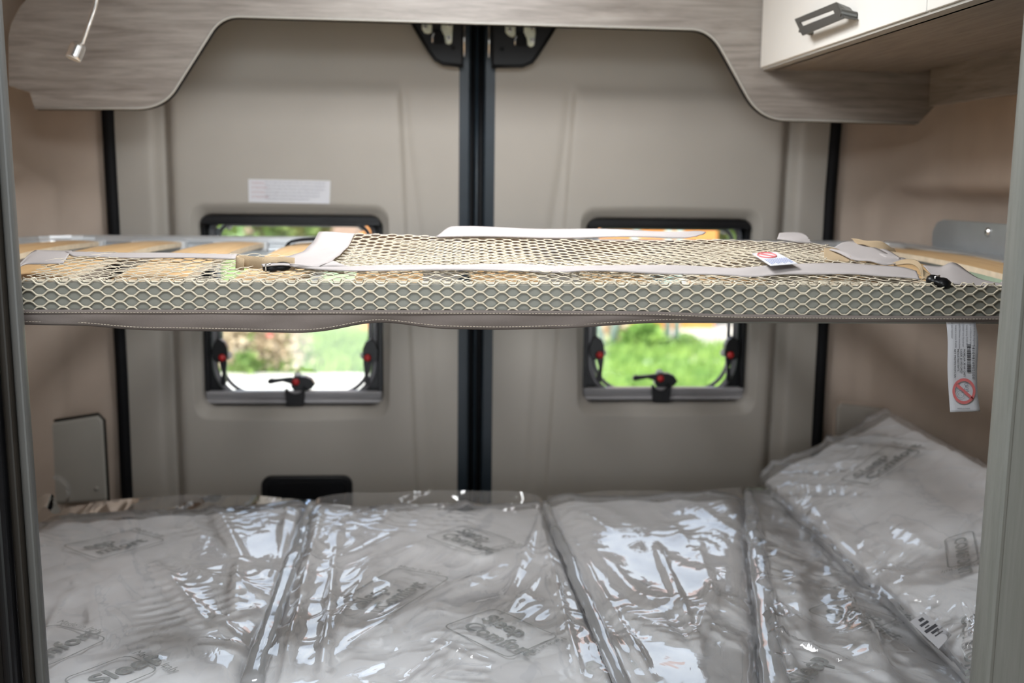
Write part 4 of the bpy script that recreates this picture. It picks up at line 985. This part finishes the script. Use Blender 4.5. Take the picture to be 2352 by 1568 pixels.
# the panel folds over at the back and hangs down to the slats
A = np.zeros((60, 6, 3))
for i in range(60):
    p = Vector(S_flap(np.array([i/59]), np.array([1.0]))[0])
    for j in range(6):
        s_ = j/5; A[i,j] = (p.x, p.y + 0.05*math.sin(s_*1.5) + 0.003*math.sin(i*0.9), p.z + (zbunk(p.y+0.05)+0.001-p.z)*(1-math.cos(s_*1.57)))
mb = MB(); mb.grid(A); obj('rear_fold', mb, M['hem'], fp, smooth=True, solid=0.001)
# straps and buckles
def strap(name, path, mat_, parent, wd, thick=0.002, up=Vector((0,0,1)), n=8):
    P = curve_pts([zp(*p) for p in path], n); A = np.zeros((len(P), 2, 3)); 
    for i, p in enumerate(P):
        A[i,0] = (p - up*wd*0.5)[:]; A[i,1] = (p + up*wd*0.5)[:]
    mb = MB(); mb.grid(A); return obj(name, mb, mat_, parent, smooth=True, solid=thick)
s1 = strap('webbing_strap', [(676, 606, .016), (640, 604, .015), (605, 604, .015), (575, 602, .013), (548, 600, .012), (544, 604, .013), (560, 608, .012)], M['web'], fp, 0.0165, 0.0018, Vector((0.0, 0.35, 0.9)))
def buckle(a, b, parent, r=0.006):
    a = zp(*a); b = zp(*b); d = (b-a); mb = MB()
    n_ = 8; pts = [a.lerp(b, k/n_) for k in range(n_+1)]; rs = [r*0.55, r*0.9, r, r, r*0.85, r, r, r*0.8, r*0.5]
    mb.tube(pts, rs, 10, sx=1.7); o = obj('buckle', mb, M['blackp'], parent, smooth=True)
    q = a.lerp(b, 0.15); mb = MB(); mb.tube([q + Vector((0, -0.011, -0.004)), q + Vector((0, -0.012, 0.005)), q + Vector((0.006, -0.012, 0.006))], 0.0011, 6); obj('wire_clip', mb, M['chrome'], o, smooth=True)
    return o
buckle((604, 616, .010), (668, 610, .012), fp)
ribbon('buckle_tab', [(600, 607, .018), (640, 605, .020), (664, 606, .018)], [(604, 612, .016), (640, 609, .018), (666, 610, .016)], M['hem'], fp, wav=0)
# right hand tangle of straps
ribbon('long_strap', [(1944, 556, .026), (1990, 560, .026), (2020, 575, .024), (2060, 590, .020), (2085, 598, .018)], [(1905, 572, .024), (1945, 590, .020), (1990, 600, .018), (2030, 606, .017), (2062, 608, .016)], M['hem'], fp, wav=0.0012)
ribbon('folded_end', [(1892, 570, .022), (1925, 572, .024), (1955, 590, .020)], [(1894, 600, .012), (1925, 601, .012), (1950, 602, .012)], M['web'], fp, wav=0.0005)
ribbon('rear_loop', [(1955, 548, .032), (1985, 551, .036), (2025, 556, .036), (2052, 570, .026)], [(1968, 560, .026), (1995, 566, .026), (2025, 575, .022), (2058, 577, .020)], M['web'], fp, wav=0.0008)
ribbon('strap_tail', [(2018, 570, .024), (2050, 580, .022), (2068, 595, .020)], [(1990, 572, .022), (2030, 590, .020), (2050, 600, .018)], M['hem'], fp, wav=0.0008)
ribbon('front_loop', [(2050, 604, .018), (2078, 596, .026), (2104, 598, .030), (2118, 612, .028), (2122, 640, .014)], [(2055, 610, .014), (2082, 606, .022), (2098, 608, .025), (2112, 620, .024), (2118, 642, .012)], M['web'], fp, wav=0.0)
ribbon('loop_tail', [(2114, 612, .026), (2124, 622, .022), (2150, 640, .014)], [(2118, 632, .018), (2124, 640, .014), (2146, 648, .010)], M['web'], fp, wav=0.0)
buckle((2130, 640, .014), (2184, 656, .008), fp, 0.0075)
ribbon('corner_patch', [(2120, 610, .014), (2160, 612, .016), (2193, 605, .022), (2250, 640, .010), (2316, 655, .006)], [(2140, 630, .012), (2160, 640, .010), (2190, 652, .008), (2250, 657, .006), (2314, 659, .005)], M['hem'], sn, wav=0.0004)
# small warning label lying on the folded net
ln_ = [zp(a, b, .026) for a, b in ((1727, 583), (1783, 580), (1832, 606), (1770, 611))]
ux = (ln_[1]-ln_[0]).normalized(); nn = (ln_[1]-ln_[0]).cross(ln_[3]-ln_[0]).normalized(); nn = nn if nn.z > 0 else -nn
mb = MB(); mb.prism(ln_, nn*0.0008); lb = obj('sewn_label', mb, M['label'], fp)
def bil(q, u, v): return q[0].lerp(q[1], u).lerp(q[3].lerp(q[2], u), v)
mb = MB()
pts = [bil(ln_, 0.42+0.33*math.cos(a), 0.24+0.21*math.sin(a)) + nn*0.0012 for a in np.linspace(0, 2*math.pi, 33)]
mb.tube(pts, 0.0012, 6, cap=False); mb.tube([bil(ln_, 0.24, 0.10)+nn*0.0012, bil(ln_, 0.60, 0.38)+nn*0.0012], 0.0012, 6); obj('prohibition_ring', mb, M['inkred'], lb)
mb = MB()
for k in range(11):
    u = 0.10 + 0.08*k; v1 = 0.93 - 0.12*((k*7) % 3)/3
    q = [bil(ln_, u, 0.52), bil(ln_, u+0.03, 0.52), bil(ln_, u+0.03, v1), bil(ln_, u, v1)]; mb.add([p+nn*0.0011 for p in q], [(0,1,2,3)])
obj('small_print', mb, M['inkblue'], lb)

# care label hanging from the net below the rail
ht = thing('hanging_label', PY(2215, 945, yfr+0.002), 'long white care label with a red prohibition sign hanging under the bunk', 'label')
YT = yfr + 0.004
Lc = [(2168, 728), (2174, 740), (2176, 780), (2176, 840), (2180, 900), (2182, 946)]; Rc = [(2232, 727), (2240, 738), (2246, 780), (2244, 840), (2246, 900), (2251, 944)]
A = np.zeros((26, 6, 3)); tl = curve_pts([PY(a, b, YT + (0.010 if b < 730 else 0)) for a, b in Lc], 5); tr_ = curve_pts([PY(a, b, YT + (0.010 if b < 730 else 0)) for a, b in Rc], 5)
for i in range(26):
    for j in range(6):
        p = tl[i].lerp(tr_[i], j/5); A[i,j] = (p.x, p.y + 0.0012*math.sin(i*0.4)*1.0, p.z)
mb = MB(); mb.grid(A); tp = obj('cloth_tape', mb, M['label'], ht, smooth=True, solid=0.0006)
YK = YT - 0.0022
def K(px, py): return PY(px, py, YK)
mb = MB(); cx_, cy_ = 2214, 898
ring = []
for a in np.linspace(0, 2*math.pi, 41): ring.append((cx_+26.5*math.cos(a), cy_+29.5*math.sin(a), cx_+20.5*math.cos(a), cy_+23.0*math.sin(a)))
for i in range(40):
    a = ring[i]; b = ring[i+1]; mb.add([K(a[0], a[1]), K(b[0], b[1]), K(b[2], b[3]), K(a[2], a[3])], [(0,1,2,3)])
mb.add([K(2193, 884), K(2198, 879), K(2237, 914), K(2233, 919)], [(0,1,2,3)]); obj('prohibition_ring', mb, M['inkred'], tp)
dn = (K(2214, 900)-K(2214, 880)).normalized(); lf = (K(2224, 890)-K(2204, 890)).normalized()
mbs = [text_mb('0-3', 0.0075, K(2215, 879), dn, lf)]
# child's face
m = MB(); fc = [K(2206+8*math.cos(a), 905+8.5*math.sin(a)) for a in np.linspace(0, 2*math.pi, 20)]; m.tube(fc, 0.00025, 4, cap=False)
for (a, b) in ((2209, 902), (2209, 908)): m.ball(K(a, b), 0.0004, 4)
m.tube([K(2203, 902), K(2201, 905), K(2203, 908)], 0.00025, 4); mbs.append(m); m = MB()
m.tube([K(2197+3.5*math.cos(a), 893+4*math.sin(a)) for a in np.linspace(0, 2*math.pi, 14)], 0.00025, 4, cap=False); mbs.append(m)
obj('face_and_age_print', join(mbs), M['inkgrey'], tp)
rt = -lf
obj('barcode_number', text_mb('58109816902508', 0.0046, K(2233, 792), dn, lf, spacing=1.35), M['ink'], tp)
mbs = []
_ = [text_mb('58109816902508', 0.0046, K(2233, 792), dn, lf, spacing=1.35)]; mbs.append(text_mb('MADE IN CHINA', 0.0022, K(2199, 939), lf, -dn*1))
for k, w in enumerate(['MOBILAIR 30 AR GREY', 'CODE 20 002 GRID', 'INDUSTRIETEXTIL', 'NET PROTECTION AIR']):
    mbs.append(text_mb(w, 0.0036, K(2213-7.2*k, 801), dn, lf))
obj('code_print', join(mbs), M['ink'], tp)
mb = MB(); yy = 791; rnd = random.Random(3)
while yy < 855:
    w_ = rnd.choice([0.8, 1.2, 2.0, 2.6]); mb.add([K(2221, yy), K(2230, yy), K(2230, yy+w_), K(2221, yy+w_)], [(0,1,2,3)]); yy += w_ + rnd.choice([0.8, 1.1, 1.8])
obj('barcode', mb, M['ink'], tp)
mbs = []
for k in range(7):
    mbs.append(text_mb(['wash at thirty degrees', 'do not bleach or iron', 'keep away from fire', 'polyester one hundred', 'nicht bleichen trocknen', 'lavare a mano fredda', 'ne pas repasser'][k], 0.0034, K(2236-8.5*k, 738+4*(k % 3)), dn, lf))
obj('care_print', join(mbs), M['inkgrey'], tp)

# ------------------------------------------------------------------ the garden behind the van
def gp(px, py): return PZ(px, py, 0.0)
def noise_mat(name, stops, scale=3.0, rough=0.95, bmp=0.3):
    m, t, b = nodes(name); b.inputs['Roughness'].default_value = rough; mp = coords(t); n = noise_n(t, mp, scale, 6, 0.4, 0.6)
    r = ramp(t, n.outputs['Fac'], stops); t.links.new(r.outputs[0], b.inputs['Base Color']); bump(t, n.outputs['Fac'], b, bmp, 0.02); return m
M['grass'] = noise_mat('lawn', [(0.3, (0.10, 0.17, 0.045)), (0.5, (0.18, 0.29, 0.07)), (0.72, (0.32, 0.36, 0.13))], 1.4)
M['gravel'] = noise_mat('pale_gravel', [(0.3, (0.52, 0.46, 0.38)), (0.7, (0.72, 0.67, 0.58))], 9)
M['blade'] = noise_mat('grass_blades', [(0.3, (0.12, 0.26, 0.04)), (0.7, (0.36, 0.50, 0.10))], 2.5, 0.7, 0)
M['leafd'] = noise_mat('bush_leaves', [(0.3, (0.10, 0.20, 0.04)), (0.7, (0.30, 0.40, 0.10))], 3, 0.7, 0)
M['dry'] = noise_mat('dry_stalks', [(0.3, (0.48, 0.36, 0.22)), (0.7, (0.72, 0.58, 0.40))], 3, 0.8, 0)
M['brick'] = mat('orange_render', (0.66, 0.25, 0.065), 0.9, var=0.12, scale=4)
M['pink'] = mat('pink_render', (0.52, 0.33, 0.28), 0.9, var=0.08, scale=3)
M['wwall'] = mat('white_render', (0.78, 0.76, 0.72), 0.9, var=0.04, scale=3)
M['pole'] = mat('pale_green_paint', (0.52, 0.62, 0.56), 0.5, var=0.04)
M['bark'] = mat('bark', (0.16, 0.12, 0.08), 0.9, var=0.3, bmp=0.5)
M['flowerred'] = mat('red_petals', (0.62, 0.10, 0.10), 0.6)
M['flowery'] = mat('yellow_petals', (0.75, 0.52, 0.06), 0.6)
M['winglass'] = mat('house_window_glass', (0.06, 0.08, 0.10), 0.1)
# ground: gently uneven lawn with a gravel drive and a paved patch
def ground_grid(x0, x1, y0, y1, nx, ny, amp, z0=0.0, edge=None):
    X, Y = np.meshgrid(np.linspace(x0, x1, nx), np.linspace(y0, y1, ny), indexing='ij'); Z = z0 + amp*(vnoise(X*1.3, Y*1.3, 2)-0.5) + amp*0.5*(vnoise(X*4, Y*4, 5)-0.5)
    mb = MB(); mb.grid(np.stack([X, Y, Z], axis=-1)); return mb
obj('lawn', ground_grid(-40, 40, -6, 90, 120, 140, 0.04, -0.04), M['grass'], smooth=True, kind='structure')
yk = gp(680, 858).y; xk = gp(905, 858).x
mb = ground_grid(-9, gp(1180, 880).x, 2.9, yk, 90, 60, 0.012, 0.004); obj('driveway', mb, M['gravel'], smooth=True, kind='structure')
a = gp(1560, 838); b = gp(1720, 818); mb = ground_grid(a.x, b.x+2, a.y, b.y, 20, 10, 0.006, 0.012); obj('paved_patch', mb, M['gravel'], kind='structure')
a = gp(1545, 795); b = gp(1900, 758); mb = ground_grid(a.x, b.x+6, a.y, b.y+0.8, 20, 10, 0.006, 0.012); obj('terrace', mb, M['gravel'], kind='structure')
# grass blades
def blades(name, lab, regions, n, hmin, hmax, mat_, wid=0.012):
    r = np.random.RandomState(len(name)); vs = []; fs = []
    for k in range(n):
        x0, x1, y0, y1 = regions[r.randint(len(regions))]; x = r.uniform(x0, x1); y = r.uniform(y0, y1); h = r.uniform(hmin, hmax); a = r.uniform(0, 6.28); l = r.uniform(-.4, .4)*h
        dx, dy = math.cos(a)*wid, math.sin(a)*wid; b = len(vs)
        vs += [(x-dx, y-dy, -0.03), (x+dx, y+dy, -0.03), (x+dx*.7+l*.4, y+dy*.7+l*.3, h*.6), (x-dx*.7+l*.4, y-dy*.7+l*.3, h*.6), (x+l, y+l*.6, h)]
        fs += [(b, b+1, b+2, b+3), (b+3, b+2, b+4)]
    mb = MB(); mb.v = vs; mb.f = fs; mb.m = [0]*len(fs); o = obj(name, mb, mat_, kind='stuff'); tag(o, lab, 'grass', kind='stuff'); return o
gl0, gl1 = gp(430, 855), gp(900, 750); gr0, gr1 = gp(1300, 892), gp(1760, 790)
blades('grass', 'bright green grass seen through the two rear windows', [(gl0.x-.6, gl1.x+0.2, yk+0.1, min(gl1.y+1, 14.6)), (gp(1300, 850).x-.3, gp(1740, 850).x+.5, gr0.y-1.0, gr1.y-0.2)], 16000, 0.04, 0.16, M['blade'])
def bush(name, lab, c, w, h, nl_, mats, flowers=None, fn=0, leaf=0.05, stalk=True):
    t = thing(name, c, lab, 'plant'); r = random.Random(nl_+int(c.x*100)); lm = MB(); sm_ = MB()
    for k in range(14):
        a = r.uniform(0, 6.28); q = Vector((math.cos(a)*w*.35*r.random(), math.sin(a)*w*.35*r.random(), h*r.uniform(.6, 1))); sm_.tube([c+Vector((q.x*.3, q.y*.3, -0.03)), c+q*.5, c+q], [0.010, 0.008, 0.004], 5)
    for k in range(nl_):
        a = r.uniform(0, 6.28); rr2 = math.sqrt(r.random())*w/2; zz = h*r.random()**0.8; rr2 *= (1.1 - 0.6*zz/h); p = c + Vector((math.cos(a)*rr2, math.sin(a)*rr2, zz))
        u = Vector((r.uniform(-1, 1), r.uniform(-1, 1), r.uniform(-.3, 1))).normalized()*leaf; v_ = u.cross(Vector((r.uniform(-1, 1), r.uniform(-1, 1), r.uniform(-1, 1)))).normalized()*leaf*.35
        lm.add([p, p+u*.5+v_, p+u, p+u*.5-v_], [(0,1,2,3)])
    obj('stems', sm_, mats[0], t); obj('foliage', lm, mats[1], t, kind='stuff')
    for k in range(fn):
        a = r.uniform(0, 6.28); p = c + Vector((math.cos(a)*w*.4*r.random(), -abs(math.sin(a))*w*.45, h*r.uniform(.4, 1.0))); f_ = MB(); f_.ball(p, 0.035, 5, (1, 1, .6)); obj('flower', f_, flowers, t, smooth=True)
    return t
bush('dry_bush', 'tall dry straw-coloured plant nearest the left window latch', gp(525, 850), 0.55, 0.75, 500, (M['dry'], M['dry']), None, 0, 0.09)
bush('flowering_bush', 'loose green plant with yellow flowers beside the gravel drive', gp(600, 846), 0.5, 0.70, 350, (M['dry'], M['dry']), M['flowery'], 4, 0.07)
bush('flowering_bush', 'straggly dry plant with red flowers right of the yellow one', gp(650, 846), 0.7, 0.62, 600, (M['dry'], M['dry']), M['flowerred'], 2, 0.07)
bush('leafy_bush', 'low dark leafy clump at the foot of the dry plants', gp(568, 858), 0.3, 0.20, 350, (M['bark'], M['leafd']), None, 0, 0.06)
bush('tall_grass_clump', 'tall green clump of grass in front of the orange house', gp(1480, 802), 0.5, 0.24, 260, (M['leafd'], M['blade']), None, 0, 0.16)
bush('shrub', 'low green shrub beside the sunny terrace', gp(1570, 800), 0.4, 0.14, 250, (M['bark'], M['leafd']), None, 0, 0.08)
bush('shrub', 'dry brownish shrub behind the pale slanted poles', gp(1415, 780), 0.4, 0.34, 160, (M['dry'], M['dry']), None, 0, 0.10)
# slanted and upright poles of a garden frame
t = thing('garden_swing', gp(1400, 800), 'pale green metal garden frame on slanted legs before the orange house', 'garden frame')
g1, g2 = gp(1385, 800), gp(1400, 800); H = 2.3
for nm, (p0, (dx, hh)) in {'a': ((1388, 803), (-0.55, H)), 'b': ((1402, 800), (0.48, H)), 'c': ((1533, 800), (-0.02, H)), 'd': ((1553, 800), (0.02, H))}.items():
    a = gp(*p0); mb = MB(); mb.tube([a + Vector((0, 0, -0.03)), a + Vector((dx*0.5, 0.05, hh*0.5)), a + Vector((dx, 0.1, hh))], 0.042, 8); obj('pole', mb, M['pole'], t, smooth=True)
mb = MB(); mb.tube([gp(1388, 803) + Vector((-0.55, 0.1, H)), gp(1553, 800) + Vector((0.02, 0.1, H))], 0.035, 8); obj('crossbar', mb, M['pole'], t, smooth=True)
# houses
def house(lab, x0, x1, y, depth, h, wm, wins):
    t = thing('house', ((x0+x1)/2, y, 0), lab, 'building'); mb = MB(); mb.box((x0, y, -0.05), (x1, y+depth, h)); obj('wall', mb, wm, t)
    mb = MB(); mb.prism([(x0-.3, y-.4, h), (x0-.3, y+depth/2, h+depth*.3), (x0-.3, y+depth+.4, h)], (x1-x0+.6, 0, 0)); obj('roof', mb, M['pink'], t)
    for (a, b, c_, d) in wins:
        mb = MB(); e = 0.07
        mb.box((a, y-0.04, b), (c_, y+.02, b+e)); mb.box((a, y-0.04, d-e), (c_, y+.02, d)); mb.box((a, y-0.04, b+e), (a+e, y+.02, d-e)); mb.box((c_-e, y-0.04, b+e), (c_, y+.02, d-e)); w_ = obj('window', mb, M['wwall'], t)
        mb = MB(); mb.box((a+e, y-0.02, b+e), (c_-e, y-0.005, d-e)); obj('pane', mb, M['winglass'], w_)
    return t
yh = gp(1500, 757).y
hx0, hx1 = PY(828, 520, yh).x, PY(1640, 740, yh).x
house('orange rendered house seen through both rear windows', hx0, hx1, yh, 7, 4.2, M['brick'], [(0.2, 0.45, 1.2, 1.4), (hx1-1.1, 0.45, hx1-0.4, 1.2)])
house('white house beyond the terrace at the right', hx1+0.8, hx1+5.5, yh+3.0, 6, 4.0, M['wwall'], [(hx1+1.8, 1.9, hx1+2.8, 3.2)])
house('pink rendered house far behind the lawn on the left', PY(560, 520, 27).x, PY(820, 520, 27).x, 27, 8, 5.0, M['pink'], [(-3.5, 0.8, -2.4, 2.0)])
# trees behind
def tree(lab, c, h, w, n, seed):
    t = thing('tree', c, lab, 'tree'); r = random.Random(seed); mb = MB(); mb.tube([c+Vector((0,0,-.05)), c+Vector((.05,0,h*.4)), c+Vector((0,.1,h*.8))], [0.14, 0.10, 0.04], 8)
    for k in range(7):
        a = r.uniform(0, 6.28); q = c+Vector((0, 0, h*r.uniform(.3, .6))); mb.tube([q, q+Vector((math.cos(a)*w*.3, math.sin(a)*w*.3, h*.25))], [0.05, 0.02], 6)
    obj('trunk', mb, M['bark'], t, smooth=True); lm = MB()
    for k in range(n):
        u = Vector((r.gauss(0, 1), r.gauss(0, 1), r.gauss(0, 1))).normalized()*(r.random()**.4); p = c+Vector((u.x*w/2, u.y*w/2, h*.58+u.z*h*.42)); d = Vector((r.uniform(-1,1), r.uniform(-1,1), r.uniform(-1,1))).normalized()*.16; e = d.cross(Vector((r.uniform(-1,1), r.uniform(-1,1), r.uniform(-1,1)))).normalized()*.07
        lm.add([p, p+d*.5+e, p+d, p+d*.5-e], [(0,1,2,3)])
    obj('foliage', lm, M['leafd'], t, kind='stuff')
for k, (px, Y, h, w) in enumerate(((490, 20, 4.2, 1.5), (590, 24, 4.4, 1.7), (655, 20.5, 3.0, 0.8), (725, 22, 3.2, 0.8), (1672, 17.2, 3.4, 0.9))):
    q = PY(px, 560, Y); tree(['broad pale green tree at the far left of the garden', 'round green tree beside the broad one', 'slim tree before the pink house, left one', 'slim tree before the pink house, right one', 'slim dark tree between the orange and the white house'][k], Vector((q.x, Y, 0)), h, w, 1500, 30+k)
# dark roller awning roll on the white house side is left to the house roof
